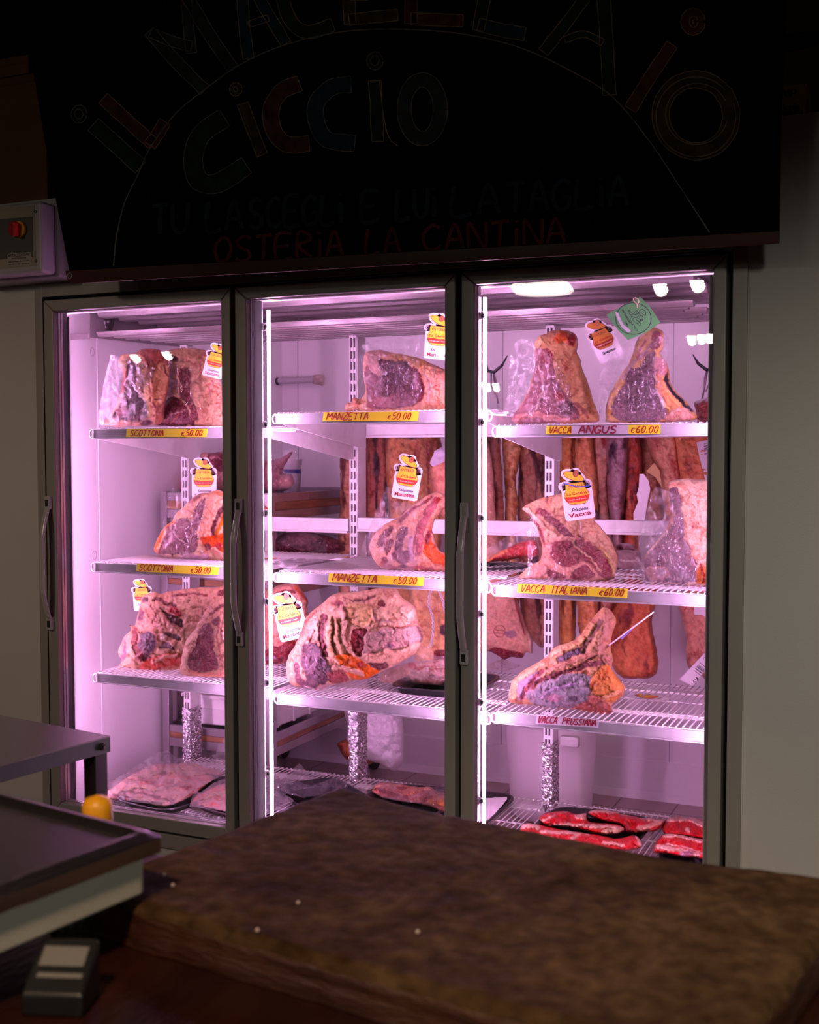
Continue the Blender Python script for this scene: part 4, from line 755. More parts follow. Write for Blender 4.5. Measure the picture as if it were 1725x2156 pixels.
# ---- lower tier, right door
meat('aged_tomahawk', 'long aged rib steak with bluish mould and orange end, lower shelf, right door', 'meat', K7,
 [(240, 1075), (245, 1000), (290, 905), (400, 832), (500, 770), (560, 705), (690, 660), (750, 600), (800, 530), (860, 460), (905, 425), (950, 450), (985, 520), (960, 620), (950, 700), (965, 790), (955, 850), (1010, 930), (1048, 985), (1030, 1050), (960, 1105), (958, 1165), (860, 1172), (700, 1140), (560, 1140), (400, 1110), (290, 1102)],
 ((.66, .42, .26), 0), [('s', [[(260, 1080), (270, 980), (320, 900), (430, 830), (560, 730), (700, 690)], 66], ((.90, .62, .42), 0), .004), ('p', [(300, 1060), (310, 960), (380, 900), (450, 870), (440, 940), (380, 1010), (340, 1080)], ((.46, .38, .50), .2)), ('p', [(360, 1060), (380, 1010), (480, 950), (600, 900), (760, 890), (830, 930), (800, 1040), (740, 1100), (620, 1135), (470, 1125)], BLUE, .004),
  ('s', [[(390, 970), (480, 930), (620, 880), (760, 840), (900, 800)], 34], ((.16, .04, .05), .4), -.006), ('s', [[(340, 1060), (370, 980), (430, 900), (480, 870)], 20], ((.24, .05, .06), .3), -.004), ('s', [[(600, 800), (680, 750), (760, 730)], 44], ((.10, .08, .13), .2), -.004), ('s', [[(520, 870), (640, 820), (780, 770), (880, 740)], 34], ((.56, .34, .24), 0), .006), ('s', [[(560, 920), (680, 850), (830, 780), (930, 700)], 16], ((.14, .05, .04), 0), -.004),
  ('s', [[(880, 520), (840, 600), (780, 680), (760, 730)], 34], ((.16, .09, .05), 0), -.005), ('s', [[(820, 560), (760, 640), (640, 710)], 50], ((.78, .54, .32), 0), .006), ('s', [[(930, 480), (920, 600), (880, 720), (930, 800)], 60], ((.56, .34, .26), .1), .004), ('p', [(830, 900), (900, 820), (955, 850), (1040, 980), (1000, 1070), (930, 1090), (850, 1040), (800, 980)], ((.74, .34, .14), 0), .006), ('s', [[(860, 980), (920, 900), (930, 860)], 10], ((.5, .18, .08), 0)),
  ('s', [[(880, 1080), (960, 1040), (1010, 1010)], 36], ((.80, .48, .30), 0), .010), ('p', [(740, 1100), (850, 1050), (940, 1110), (955, 1160), (860, 1172), (700, 1140)], ((.34, .13, .09), .3), .004), ('e', (830, 1070, 46, 34, 30), ((.45, .18, .14), .2), .006), ('e', (690, 1070, 30, 20), ((.08, .06, .10), 0)), ('s', [[(480, 1050), (560, 1000), (700, 960)], 22], ((.42, .40, .58), 0), .006), ('e', (560, 1060, 60, 26), ((.40, .30, .36), 0)), ('s', [[(470, 800), (560, 780), (620, 740)], 20], ((.85, .42, .30), 0))],
 d0=restY(K7, 640, 1138, .735, .06), T=.06, Tb=.10, seed=45, base2=((.60, .34, .24), 0), rag=2.2)
# ---- things in the depth of the cold room: hanging sides of beef
def side(label, pts, base, base2, strk, Y, seed, regs=(), K=K0, T=.07, name='hanging_beef_slab', grp=None):
    return tag(inflate(name, K, pts, base, regs, d0=Y, T=T, Tb=T, seed=seed, base2=base2, streak=strk, step=2.8, rag=2.6, bumps=.012, R=14, gain=1.3), label, 'meat', grp)
V = 90
side('narrow pink hanging beef slab seen left of the middle post', [(716, 945), (722, 925), (742, 925), (756, 960), (758, 1180), (752, 1272), (718, 1275), (712, 1150), (717, 1050)], ((.76, .46, .32), 0), ((.80, .55, .42), 0), (V, 10, 60, ((.16, .07, .06), .2), .3), 1.36, 51, T=.05)
side('dark hanging beef slab with red lean just right of the middle post', [(766, 925), (774, 905), (806, 905), (816, 960), (818, 1060), (812, 1180), (800, 1262), (776, 1262), (770, 1100)], ((.55, .27, .20), .2), ((.28, .03, .03), .6), (V, 11, 70, ((.07, .05, .06), .1), .42), 1.50, 52, T=.05)
side('wide tan hanging beef slab behind the pot tag, middle door', [(812, 925), (820, 905), (915, 903), (930, 940), (934, 1060), (925, 1200), (915, 1290), (850, 1300), (826, 1240), (820, 1100), (814, 1000)], ((.80, .46, .27), 0), ((.66, .42, .28), 0), (V + 4, 20, 90, ((.40, .20, .12), .1), .22), 1.40, 53, [('e', (860, 917, 50, 8), ((.10, .09, .13), 0)), ('s', [[(898, 935), (905, 1060)], 5], MID)])
m = side('pink rounded hanging leg in pale cloth cap at the right edge, middle door', [(906, 990), (912, 958), (935, 945), (980, 935), (990, 1100), (975, 1145), (940, 1110), (918, 1060)], ((.74, .40, .32), 0), ((.70, .36, .30), 0), None, 1.0, 54, name='hanging_haunch')
sheet('cloth_cap', K0, [(905, 975), (915, 950), (945, 933), (975, 930), (980, 960), (940, 970), (912, 984)], mat('grey_cloth', (.55, .50, .58), .8), d0=.90, wr=.02, seed=3, parent=m)
m = side('large cream hanging beef quarter tied with white string, lower right, middle door', [(862, 1235), (878, 1200), (930, 1180), (945, 1100), (948, 905), (985, 905), (985, 1260), (985, 1400), (930, 1412), (880, 1400), (868, 1330)], ((.86, .56, .34), 0), ((.78, .50, .34), 0), (V, 22, 60, ((.45, .26, .20), .1), .18), 1.15, 55, [('e', (936, 1325, 8, 12), PURP), ('p', [(915, 1372), (945, 1368), (980, 1380), (980, 1400), (925, 1400)], LEAN)], name='hanging_hindquarter')
tw = MB()
for pts in ([(908, 1238), (903, 1270), (911, 1300), (912, 1330), (908, 1362)], [(922, 1238), (932, 1262), (938, 1290)]):
    P = crom(pts, 2.5, False); Q = onY(P[:, 0], P[:, 1], 1.04)
    for s in (0, pi): tw.tube([q + np.array([.004 * cos(i * .9 + s), .004 * sin(i * .9 + s), 0]) for i, q in enumerate(Q)], .0026, 5)
tw.build('string', mat('white_string', (.85, .8, .85), .7), m, smooth=True)['label'] = 'twisted white string'
sides = [
 ('pink hanging beef slab at the left edge of the right door', [(985, 905), (1010, 903), (1048, 910), (1056, 980), (1062, 1100), (1060, 1235), (1010, 1260), (985, 1200)], ((.74, .42, .34), .1), ((.80, .50, .42), 0), (V + 4, 16, 90, ((.20, .05, .06), .4), .35), 1.34, 56),
 ('knobbly cream hanging beef slab, second from left, right door', [(1057, 920), (1066, 903), (1094, 905), (1099, 940), (1091, 980), (1086, 1020), (1092, 1060), (1088, 1110), (1094, 1345), (1072, 1352), (1062, 1200), (1064, 1060), (1060, 980)], ((.88, .62, .36), 0), ((.84, .54, .32), 0), (V, 14, 40, ((.50, .28, .14), 0), .12), 1.38, 57),
 ('grey-brown wrinkled hanging side left of the right post', [(1094, 905), (1128, 903), (1150, 930), (1156, 1000), (1156, 1330), (1120, 1348), (1098, 1300), (1090, 1100), (1092, 1000)], ((.46, .30, .20), 0), ((.55, .38, .26), 0), (V - 6, 9, 110, ((.07, .03, .03), .1), .45), 1.44, 58),
 ('dark orange hanging side just right of the right post', [(1176, 905), (1212, 903), (1216, 960), (1214, 1080), (1212, 1345), (1196, 1362), (1178, 1350)], ((.60, .32, .14), 0), ((.72, .40, .18), 0), (V, 12, 90, ((.16, .07, .04), .1), .3), 1.46, 59),
 ('orange forked hanging side above the pot tag, right door', [(1212, 920), (1222, 903), (1246, 905), (1250, 950), (1258, 1010), (1262, 1120), (1258, 1340), (1236, 1352), (1226, 1340), (1216, 1300), (1214, 1100), (1212, 1000)], ((.84, .42, .24), 0), ((.84, .52, .30), 0), (V, 15, 70, ((.08, .04, .05), .1), .24), 1.34, 60),
 ('tan and violet hanging side in the middle of the right door', [(1246, 905), (1282, 903), (1288, 960), (1284, 1050), (1290, 1120), (1298, 1240), (1270, 1310), (1255, 1240), (1256, 1100), (1248, 1000)], ((.66, .42, .32), 0), ((.62, .46, .40), 0), (V - 3, 10, 80, ((.30, .05, .04), .2), .3), 1.40, 61),
 ('grey mould-covered hanging side with black hollow, right door', [(1282, 905), (1318, 903), (1322, 980), (1316, 1050), (1310, 1150), (1300, 1200), (1290, 1130), (1276, 1000)], ((.42, .34, .36), 0), ((.50, .40, .44), 0), (V + 8, 14, 60, ((.05, .03, .045), 0), .32), 1.36, 62),
 ('dark red streaked hanging side right of the grey one', [(1314, 905), (1340, 903), (1352, 950), (1350, 1040), (1340, 1110), (1346, 1250), (1330, 1250), (1310, 1160), (1312, 1040)], ((.50, .13, .09), .4), ((.24, .03, .03), .5), (V - 3, 8, 90, ((.68, .30, .18), 0), .3), 1.42, 63),
 ('brown hanging side with the yellow paper scrap on it', [(1338, 905), (1372, 903), (1382, 960), (1396, 1040), (1400, 1100), (1372, 1130), (1352, 1060), (1344, 980)], ((.36, .22, .12), 0), ((.48, .30, .18), 0), None, 1.50, 64),
 ('pale tan slanting hanging side, second from right, right door', [(1360, 920), (1370, 903), (1420, 903), (1430, 960), (1440, 1020), (1446, 1120), (1410, 1120), (1396, 1050), (1380, 980)], ((.78, .48, .34), 0), ((.70, .46, .34), 0), (V - 12, 14, 60, ((.55, .26, .2), .1), .25), 1.36, 65),
 ('orange-red wide hanging side at the right edge with printed label', [(1420, 905), (1450, 902), (1560, 905), (1570, 1130), (1500, 1140), (1446, 1110), (1436, 1040), (1426, 960)], ((.84, .38, .22), 0), ((.86, .48, .30), 0), (V - 8, 24, 70, ((.60, .26, .18), 0), .15), 1.32, 66),
 ('red-brown hanging shank with dark window, behind the aged steak, right door', [(1298, 1236), (1316, 1200), (1320, 905), (1342, 905), (1348, 1200), (1384, 1230), (1384, 1262), (1374, 1300), (1378, 1340), (1387, 1395), (1374, 1425), (1326, 1429), (1300, 1418), (1284, 1380), (1280, 1300)], ((.72, .28, .16), .1), ((.56, .18, .10), .2), (V, 20, 50, ((.24, .06, .04), .2), .25), 1.50, 67),
 ('pinkish rough hanging side low at the right edge of the right door', [(1430, 1262), (1452, 1200), (1462, 905), (1520, 905), (1540, 1240), (1550, 1440), (1500, 1440), (1480, 1424), (1452, 1408), (1444, 1370), (1446, 1345), (1436, 1300)], ((.70, .40, .32), 0), ((.62, .36, .28), .1), (V - 5, 16, 40, ((.38, .15, .12), .2), .25), 1.48, 68)]
for (lb, pts, b1, b2, st, Y, sd) in sides: side(lb, pts, b1, b2, st, Y, sd)
meat('hanging_beef_flank', 'pink fat-covered piece with a round stamp at the left of the lower tier, right door', 'meat', K7,
 [(-40, 300), (-40, -810), (60, -810), (120, -600), (150, -200), (200, 200), (270, 320), (320, 440), (360, 560), (405, 650), (400, 745), (360, 740), (330, 780), (260, 775), (200, 790), (150, 760), (80, 730), (-40, 740)], ((.84, .50, .42), 0),
 [('p', [(80, 740), (130, 705), (210, 720), (340, 750), (330, 785), (200, 800), (80, 760)], LEAN, -.004), ('s', [[(270, 330), (300, 450), (350, 620)], 12], ((.4, .12, .12), .2)), ('s', [[(290, 340), (340, 480), (390, 640), (395, 740)], 26], ((.88, .66, .60), 0), .006), ('e', (250, 615, 40, 26), ((.42, .30, .36), 0))]
 + [('s', [ell(175, 593, 38, 42, 0, 24).tolist(), 6], ((.28, .12, .08), 0)), ('s', [[(145, 585), (205, 590)], 7], ((.28, .12, .08), 0)), ('s', [[(150, 605), (200, 612)], 7], ((.28, .12, .08), 0))], d0=1.02, T=.06, seed=71, base2=((.88, .58, .48), 0), warp=1.5, vein=.5)
# wrapped ham behind the middle door
hm = meat('wrapped_ham', 'ham hanging low in white netting cloth beside the foil-wrapped middle post', 'meat', K9, [(700, 440), (760, 400), (830, 410), (1000, 520), (1000, 600), (940, 610), (820, 585), (750, 540)], ((.72, .30, .20), 0), [('s', [[(720, 440), (740, 520), (800, 570)], 20], ((.4, .12, .08), 0))], d0=1.42, T=.06, seed=73)
o = inflate('cloth', K9, [(800, 60), (1240, 60), (1262, 220), (1275, 330), (1270, 470), (1265, 600), (1200, 668), (1150, 655), (1100, 635), (1060, 600), (980, 580), (800, 420), (785, 300)], ((.84, .80, .82), 0), [], d0=1.36, T=.10, seed=74, step=2.6, streak=(90, 9, 60, ((.70, .66, .70), 0), .35), bumps=.022, vein=0.0, parent=hm)
o.data.materials[0] = mat('netting_cloth', (.84, .80, .83), .85, bump=.5, bscale=110)

# ================================================================ trolley behind the left door
ct = thing('meat_trolley', 'metal trolley with wooden strips standing at the left inside the cold room', 'trolley', (.1, .85, 0))
cx0, cx1, cy0, cy1 = -.168, .362, .85, 1.80; zt = float(onY(346, 1035, .85)[2])
pm = mat('trolley_metal', (.46, .42, .44), .35, .8, var=.3, vscale=6)
for (x, y) in ((cx0, cy0), (cx1 - .032, cy0), (cx0, cy1), (cx1 - .032, cy1)):
    MB().box(x, x + .032, y, y + .03, .11, zt).build('post', pm, ct, bev=.002)
    wl = MB().lathe([(.0, -.016), (.030, -.016), (.048, -.013), (.052, 0), (.048, .013), (.03, .016), (0, .016)], (0, 0, 0), 22)
    wl.v = [(x + .016 + c, y + .015 + a, .055 + b) for (a, b, c) in wl.v]
    wh = wl.build('wheel', BLACK, ct, smooth=True)
    MB().box(x + .004, x + .028, y + .003, y + .027, .06, .115).build('fork', pm, wh)
def lev(vs):   # three stacked rails: metal, wood, metal
    z = [float(onY(350, v, cy0)[2]) for v in vs]
    for (za, zb, mm) in ((z[0], z[1], pm), (z[1], z[2], WOOD), (z[2], z[3], pm)):
        a = min(za, zb) + .0005; b = max(za, zb); e = -.003 if mm is WOOD else 0
        MB().box(cx0 + .032, cx1 - .032, cy0 + .004 - e, cy0 + .02, a, b).box(cx0 + .032, cx1 - .032, cy1, cy1 + .016, a, b).box(cx1 - .02 , cx1 - .004 + e, cy0 + .03, cy1, a, b).box(cx0 + .004, cx0 + .02, cy0 + .03, cy1, a, b).build('rail', mm, ct, bev=.001)
    MB().box(cx0 + .02, cx1 - .02, cy0 + .02, cy1, z[1] - .012, z[1] - .004).build('tray_shelf', pm, ct)
    return z[0]
l1 = lev((1037, 1054, 1072, 1090)); l2 = lev((1206, 1217, 1230, 1250)); l3 = lev((1525, 1540, 1552, 1570))
meat('bagged_meat', 'pink bagged meat on the trolley top seen behind the left door', 'meat', K3, [(840, 300), (930, 180), (1060, 170), (1480, 172), (1500, 500), (1500, 770), (1180, 790), (900, 760), (600, 780), (565, 700), (620, 600), (700, 560)], ((.78, .46, .48), .2), [('p', [(1040, 190), (1300, 180), (1300, 460), (1180, 470), (1060, 330)], ((.36, .12, .16), .5)), ('s', [[(1080, 260), (1200, 250), (1300, 300)], 30], ((.62, .34, .36), .3), .01)], d0=1.05, T=.06, seed=81)
m = meat('bagged_meat', 'red meat in a clear bag lying on the trolley top, behind the middle door', 'meat', (500, 580, 3.45), [(205, 1340), (300, 1330), (400, 1280), (330, 1420), (400, 1450), (408, 1520), (340, 1565), (205, 1570), (180, 1450)], ((.52, .22, .24), .6), [('e', (350, 1500, 60, 50), ((.66, .36, .34), .1), .01), ('e', (270, 1400, 40, 30), LEAN)], d0=1.05, T=.05, seed=82)
sheet('plastic_bag', (500, 580, 3.45), [(205, 1340), (300, 1290), (420, 1255), (440, 1290), (400, 1400), (450, 1500), (420, 1540), (205, 1575)], FILM, d0=.99, wr=.02, seed=83, parent=m)
bx = onY(615, 1035, 1.35)
MB().lathe([(.035, 0), (.045, .16), (.048, .165), (0, .165)], tuple(bx - np.array([0, 0, .02])), 20).build('white_tub', WHITE, loc=tuple(bx), smooth=True)
tag(bpy.data.objects['white_tub'], 'pale tub with a dark blue band standing behind the bagged meat on the trolley', 'tub')
MB().lathe([(.0425, .10), (.0435, .118)], tuple(bx - np.array([0, 0, .02])), 20).build('band', mat('dark_blue_band', (.04, .05, .2), .5), bpy.data.objects['white_tub'])
m = meat('bagged_meat', 'dark bagged meat on the trolley seen under the mid-height rail, middle door', 'meat', K6, [(150, 180), (150, 90), (220, 20), (420, 0), (560, 20), (720, 80), (720, 180)], ((.12, .04, .05), .4), [('e', (400, 60, 120, 40), ((.28, .14, .13), .2)), ('s', [[(430, 120), (560, 80)], 30], DLEAN)], d0=1.15, T=.05, seed=84)
sheet('plastic_bag', K6, [(170, 90), (300, -10), (430, 0), (560, 30), (620, 110), (600, 180), (420, 170), (260, 120)], FILM, d0=1.07, wr=.02, seed=85, parent=m)
meat('meat_scrap', 'small raw meat tip showing beside the light tube at mid height, middle door', 'meat', (420, 900, 6.16), [(840, 1020), (880, 1035), (925, 1100), (880, 1150), (840, 1150)], ((.55, .16, .14), .4), [], d0=.80, T=.015, seed=86)
# crates on the trolley's lower level
def crate(label, loc, w_, d_, h_):
    t = thing('white_crate', label, 'crate', loc); x, y, z = loc
    b = MB().box(x, x + w_, y, y + .006, z, z + h_).box(x, x + w_, y + d_ - .006, y + d_, z, z + h_).box(x, x + .006, y, y + d_, z, z + h_).box(x + w_ - .006, x + w_, y, y + d_, z, z + h_).box(x, x + w_, y, y + d_, z, z + .006)
    b.build('body', WHITE, t, bev=.002)
    MB().box(x - .012, x + w_ + .012, y - .012, y, z + h_ - .014, z + h_).box(x + w_, x + w_ + .012, y, y + d_, z + h_ - .014, z + h_).box(x - .012, x, y, y + d_, z + h_ - .014, z + h_).build('rim', WHITE, t, bev=.003)
    r = MB()
    for k in range(4): r.box(x + w_, x + w_ + .007, y + d_ * (k + .5) / 4 - .005, y + d_ * (k + .5) / 4 + .005, z, z + h_ - .014)
    r.box(x, x + w_, y - .007, y, z + h_ * .5, z + h_ * .5 + .006); r.build('rib', WHITE, t)
    return t
crate('white plastic crate of meat on the trolley behind the foil-wrapped left post', (-.09, .90, l3 + .004), .40, .55, .125)
meat('meat_strips', 'reddish meat strips heaped in the white crate on the trolley', 'meat', K10, [(1370, 260), (1400, 200), (1500, 150), (1640, 120), (1760, 150), (1800, 300), (1500, 300)], ((.60, .26, .26), .3), [('s', [[(1400, 240), (1500, 200), (1600, 190)], 20], PFAT, .01), ('s', [[(1460, 270), (1560, 240), (1660, 250)], 16], CREAM, .01), ('s', [[(1420, 180), (1540, 150), (1640, 160)], 18], ((.75, .72, .78), 0), .012), ('s', [[(1480, 230), (1500, 280)], 14], LEAN)], d0=1.12, T=.05, seed=87, streak=(-20, 6, 30, ((.80, .55, .50), 0), .4))

# meat rail carrying the slabs (behind the top tier's shelf edges)
xa = float(onY(708, 900, 1.4)[0]); za = float(onY(850, 905, 1.4)[2]); mr_ = thing('meat_rail', 'dark steel meat rail the hanging beef slabs hang from', 'rail', (2.84, 1.38, za))
MB().box(xa, 2.85, .96, 1.56, za - .008, za + .004).build('bar', STEEL, mr_, bev=.001)
# ================================================================ hooks, bin
def hook(u, v0, v1, Y, label, chain=True, fl=1):
    a = onY(u, v0, Y); b = onY(u, v1, Y); t = thing('meat_hook', label, 'meat hook', tuple(b)); k = abs(a[2] - b[2])
    J = lambda x, z: b + np.array([x * k * fl, 0, z * k])
    MB().tube([J(.30, 1.0), J(.18, .80), J(.0, .66), J(-.14, .70), J(-.16, .80)], [.002, .006, .007, .007, .004], 8).build('claw', mat('blackened_steel', (.05, .05, .06), .3, .8), t, smooth=True)
    MB().tube([J(-.02, .68), J(.02, .45), J(.06, .2), J(.10, .0)], .0035, 6).tube([J(-.06, .66), J(-.06, .4), J(.02, .2), J(.06, .3), J(.05, .5), J(.0, .64)], .003, 6).build('shank', pm, t, smooth=True)
    MB().tube([b + np.array([.1 * k * fl, 0, 0]), b + np.array([.1 * k * fl, 0, -.16])], .0035, 6).build('rod', pm, t, smooth=True)
hook(1040, 750, 850, 1.28, 'black-tipped steel meat hook left of the standing rib, top tier, right door')
hook(1488, 745, 845, 1.28, 'black-tipped steel meat hook at the right edge of the top tier, right door', fl=-1)
bn = thing('white_bin', 'tall white plastic bin on the tiled floor behind the right-hand post', 'bin', (1.314, 1.50, 0))
MB().lathe([(0, .004), (.150, .004), (.163, .012), (.170, .06), (.190, .42)], (1.314, 1.50, 0), 40).build('drum', mat('white_bin_plastic', (.80, .74, .76), .4, var=.05, vscale=6), bn, smooth=True)
MB().lathe([(.190, .405), (.201, .405), (.203, .43), (.188, .432), (.184, .40)], (1.314, 1.50, 0), 40).build('rim', WHITE, bn, smooth=True)
c = onY(1195, 1530, 1.30); MB().box(c[0] - .03, c[0] + .045, 1.298, 1.33, .345, .385).build('grip', WHITE, bn, bev=.004)

# ================================================================ trays and cuts on the bottom level and on the tiers
SZ = .293
def tray(label, p0, p1, p2, z, h=.022, m=BLKP, cat='tray', sx=None, sy=None):
    """shallow tray: p0 a rim corner, p1 and p2 the neighbouring rim corners (picture points at rim height)"""
    A = onZ(*p0, z + h); B = onZ(*p1, z + h); C = onZ(*p2, z + h)
    ex = B - A; w_ = np.linalg.norm(ex) if sx is None else sx; ex = ex / np.linalg.norm(ex); ey = C - A; ey = ey - ex * ex.dot(ey); d_ = np.linalg.norm(ey) if sy is None else sy; ey = ey / np.linalg.norm(ey)
    c = A + ex * w_ / 2 + ey * d_ / 2; V = []; Fc = []; n = 40
    def loop(a, b, zz):
        for j in range(n):
            t = 2 * pi * j / n; q = 5.0; x = abs(cos(t)) ** (2 / q) * (1 if cos(t) >= 0 else -1) * a; y = abs(sin(t)) ** (2 / q) * (1 if sin(t) >= 0 else -1) * b
            p = c + ex * x + ey * y; V.append((p[0], p[1], zz))
    a, b = w_ / 2, d_ / 2
    L = [(a - .03, b - .03, z + .001), (a - .016, b - .016, z + .003), (a - .007, b - .007, z + h - .002), (a, b, z + h), (a + .001, b + .001, z + h - .004)]
    for q in L: loop(*q)
    Fc.append(list(range(n)))
    for k in range(len(L) - 1):
        for j in range(n): Fc.append((k * n + j, k * n + (j + 1) % n, (k + 1) * n + (j + 1) % n, (k + 1) * n + j))
    o = link('tray', V, Fc, m, None, True, (c[0], c[1], z)); s = o.modifiers.new('s', 'SOLIDIFY'); s.thickness = .0018; s.offset = -1
    return tag(o, label, cat)
RED2 = ((.62, .035, .05), .42); PNK = ((.98, .66, .62), .0)
tray('black tray of paper-covered fatty meat on the bottom shelf, left door', (232, 1680), (350, 1710), (310, 1600), SZ)
o = meat('fatty_meat', 'pale pink fatty meat slices under greaseproof paper, left tray behind the left door', 'meat', K10,
 [(330, 1150), (440, 1060), (640, 925), (800, 850), (900, 805), (1080, 800), (1280, 800), (1450, 850), (1560, 885), (1550, 930), (1420, 1010), (1300, 1100), (1170, 1180), (1000, 1235), (800, 1212), (600, 1180)],
 PNK, [('s', [[(650, 975), (760, 960), (880, 1000)], 20], MID, .003), ('s', [[(600, 1080), (780, 1110), (920, 1130)], 18], MID, .003), ('s', [[(930, 960), (1020, 1000)], 16], MID), ('s', [[(1100, 930), (1300, 960), (1450, 960)], 26], ((.76, .28, .28), .2)), ('s', [[(1150, 1040), (1270, 1040)], 24], MID), ('s', [[(520, 1090), (700, 1040), (900, 1060), (1100, 1000)], 26], CREAM, .006), ('s', [[(700, 930), (900, 900), (1100, 880), (1400, 900)], 30], CREAM, .006), ('s', [[(640, 1150), (900, 1180), (1100, 1150)], 22], CREAM, .005)],
 plane='Z', d0=SZ + .006, T=.022, vein=.45, seed=91, base2=((.88, .60, .58), 0), streak=(12, 7, 40, ((.72, .26, .28), .3), .25))
sheet('paper', K10, [(430, 985), (600, 905), (740, 800), (900, 705), (1020, 668), (1090, 735), (1250, 772), (1350, 792), (1480, 788), (1600, 858), (1560, 930), (1300, 1060), (1180, 1150), (1060, 1225), (700, 1195), (430, 1140)], PAPER, plane='Z', d0=SZ + .030, wr=.012, seed=92, parent=o)
tray('second black tray on the bottom shelf, beside the first, left door', (397, 1692), (500, 1722), (440, 1640), SZ)
o = meat('fatty_meat', 'pink meat under crumpled paper at the right of the bottom shelf, left door', 'meat', K10,
 [(1255, 1225), (1300, 1130), (1400, 1080), (1500, 1030), (1640, 990), (1780, 990), (1800, 1320), (1600, 1290), (1400, 1255)], ((.84, .38, .38), .2), [('e', (1480, 1215, 50, 24), ((.75, .16, .12), .2)), ('s', [[(1400, 1150), (1560, 1100), (1700, 1100)], 40], CREAM, .006)], plane='Z', d0=SZ + .006, T=.02, vein=.45, seed=93, base2=PNK)
sheet('paper', K10, [(1240, 1235), (1280, 1090), (1320, 1040), (1330, 1110), (1480, 1000), (1640, 940), (1700, 900), (1700, 1300), (1500, 1270)], PAPER, plane='Z', d0=SZ + .03, wr=.014, seed=94, parent=o)
o = tag(sheet('greaseproof_sheet', K10, [(1450, 716), (1505, 712), (1530, 620), (1590, 540), (1640, 528), (1760, 560), (1760, 900), (1600, 850), (1530, 815), (1490, 740)], PAPER, d0=.62, wr=.02, seed=95, loc=tuple(onY(480, 1620, .62))), 'upright pale greaseproof sheet curling at the right of the left door, bottom level', 'paper sheet')
tray('black tray half covered by crinkled film, bottom shelf, left of the middle door', (568, 1654), (706, 1634), (650, 1712), SZ)
o = tag(sheet('greaseproof_sheet', K9, [(60, 720), (150, 690), (290, 670), (380, 603), (430, 672), (600, 680), (650, 705), (420, 740), (330, 745), (200, 830), (330, 930), (240, 980), (60, 1040)], PAPER, plane='Z', d0=SZ + .026, wr=.012, seed=96, loc=tuple(onZ(600, 1640, SZ))), 'pink-tinted greaseproof sheet with folded corner on the film-covered tray, middle door', 'paper sheet')
tag(sheet('crinkled_film', K9, [(95, 700), (250, 730), (480, 800), (660, 730), (780, 728), (800, 800), (640, 880), (400, 900), (240, 860), (130, 760)], FILM, plane='Z', d0=SZ + .034, wr=.030, seed=97, loc=tuple(onZ(640, 1660, SZ)), step=3.0), 'crinkled clear film heaped over the black tray, bottom of the middle door', 'plastic film')
tray('black tray with bagged pink cuts on the bottom shelf, right part of the middle door', (798, 1646), (985, 1660), (770, 1700), SZ)
o = meat('pink_cuts', 'bagged pink cuts with pale rims on the bottom shelf, right part of the middle door', 'meat', K9,
 [(1000, 835), (1035, 785), (1150, 768), (1290, 785), (1400, 805), (1500, 800), (1560, 840), (1700, 900), (1720, 1060), (1500, 980), (1300, 940), (1120, 910), (1010, 860)], ((.80, .34, .32), .4), [('s', [[(1010, 830), (1100, 785), (1280, 790), (1400, 815)], 26], PFAT, .006), ('e', (1260, 815, 45, 20), ((.50, .12, .14), .5)), ('s', [[(1340, 870), (1420, 830), (1510, 815)], 26], PFAT, .006), ('s', [[(1050, 830), (1200, 880), (1300, 900)], 30], ((.62, .2, .22), .6))], plane='Z', d0=SZ + .006, T=.03, seed=98)
sheet('plastic_wrap', K9, [(1080, 900), (1060, 800), (1200, 765), (1210, 850), (1320, 890), (1500, 820), (1700, 760), (1700, 1010), (1500, 960), (1300, 940)], FILM, plane='Z', d0=SZ + .04, wr=.03, seed=99, parent=o, step=3.0)
meat('orange_cut', 'orange-red rounded cut at the right edge of the bottom shelf, middle door', 'meat', K9, [(1420, 940), (1450, 890), (1540, 862), (1640, 880), (1740, 920), (1740, 1030), (1560, 980), (1430, 960)], ((.86, .40, .18), .1), [('s', [[(1440, 940), (1480, 900), (1520, 890)], 30], RLEAN)], plane='Z', d0=SZ + .012, T=.04, seed=100)
tray('black tray with a folded white sheet at the left of the bottom shelf, right door', (1092, 1675), (985, 1662), (1040, 1745), SZ)
tag(sheet('folded_sheet', K8, [(-20, 400), (80, 400), (190, 392), (225, 390), (228, 405), (90, 570), (-20, 560)], mat('white_paper', (.82, .78, .82), .7), plane='Z', d0=SZ + .018, wr=.006, seed=101, loc=tuple(onZ(1040, 1700, SZ))), 'folded white paper sheet in the leftmost tray, bottom of the right door', 'paper sheet')
tray('long black tray under the row of red steaks, bottom shelf, right door', (1172, 1694), (1385, 1722), (1085, 1752), SZ)
tray('black tray at the right end of the bottom shelf, right door', (1402, 1738), (1560, 1752), (1345, 1812), SZ)
def steak(lb, out, regs, sd, z=SZ + .006, T=.036, base=RED2): meat('beef_steak', lb, 'steak', K8, out, base, regs, plane='Z', d0=z, T=T, seed=sd, warp=4, R=9, rag=1.6, gain=1.15)
WF = ((.90, .60, .55), 0)
steak('large red steak with marbling at the back of the long black tray', [(452, 545), (490, 505), (620, 488), (720, 512), (780, 500), (800, 560), (960, 575), (1040, 600), (1030, 640), (900, 660), (760, 625), (600, 600), (500, 590)], [('s', [[(470, 560), (560, 520), (640, 500)], 12], WF), ('s', [[(560, 590), (700, 590), (900, 600), (1030, 610)], 26], WF, .004), ('s', [[(720, 520), (850, 530), (960, 560)], 46], ((.85, .5, .46), .1), .004), ('e', (620, 520, 60, 18), RED2), ('s', [[(900, 640), (1000, 630)], 34], CREAM, .006)], 111)
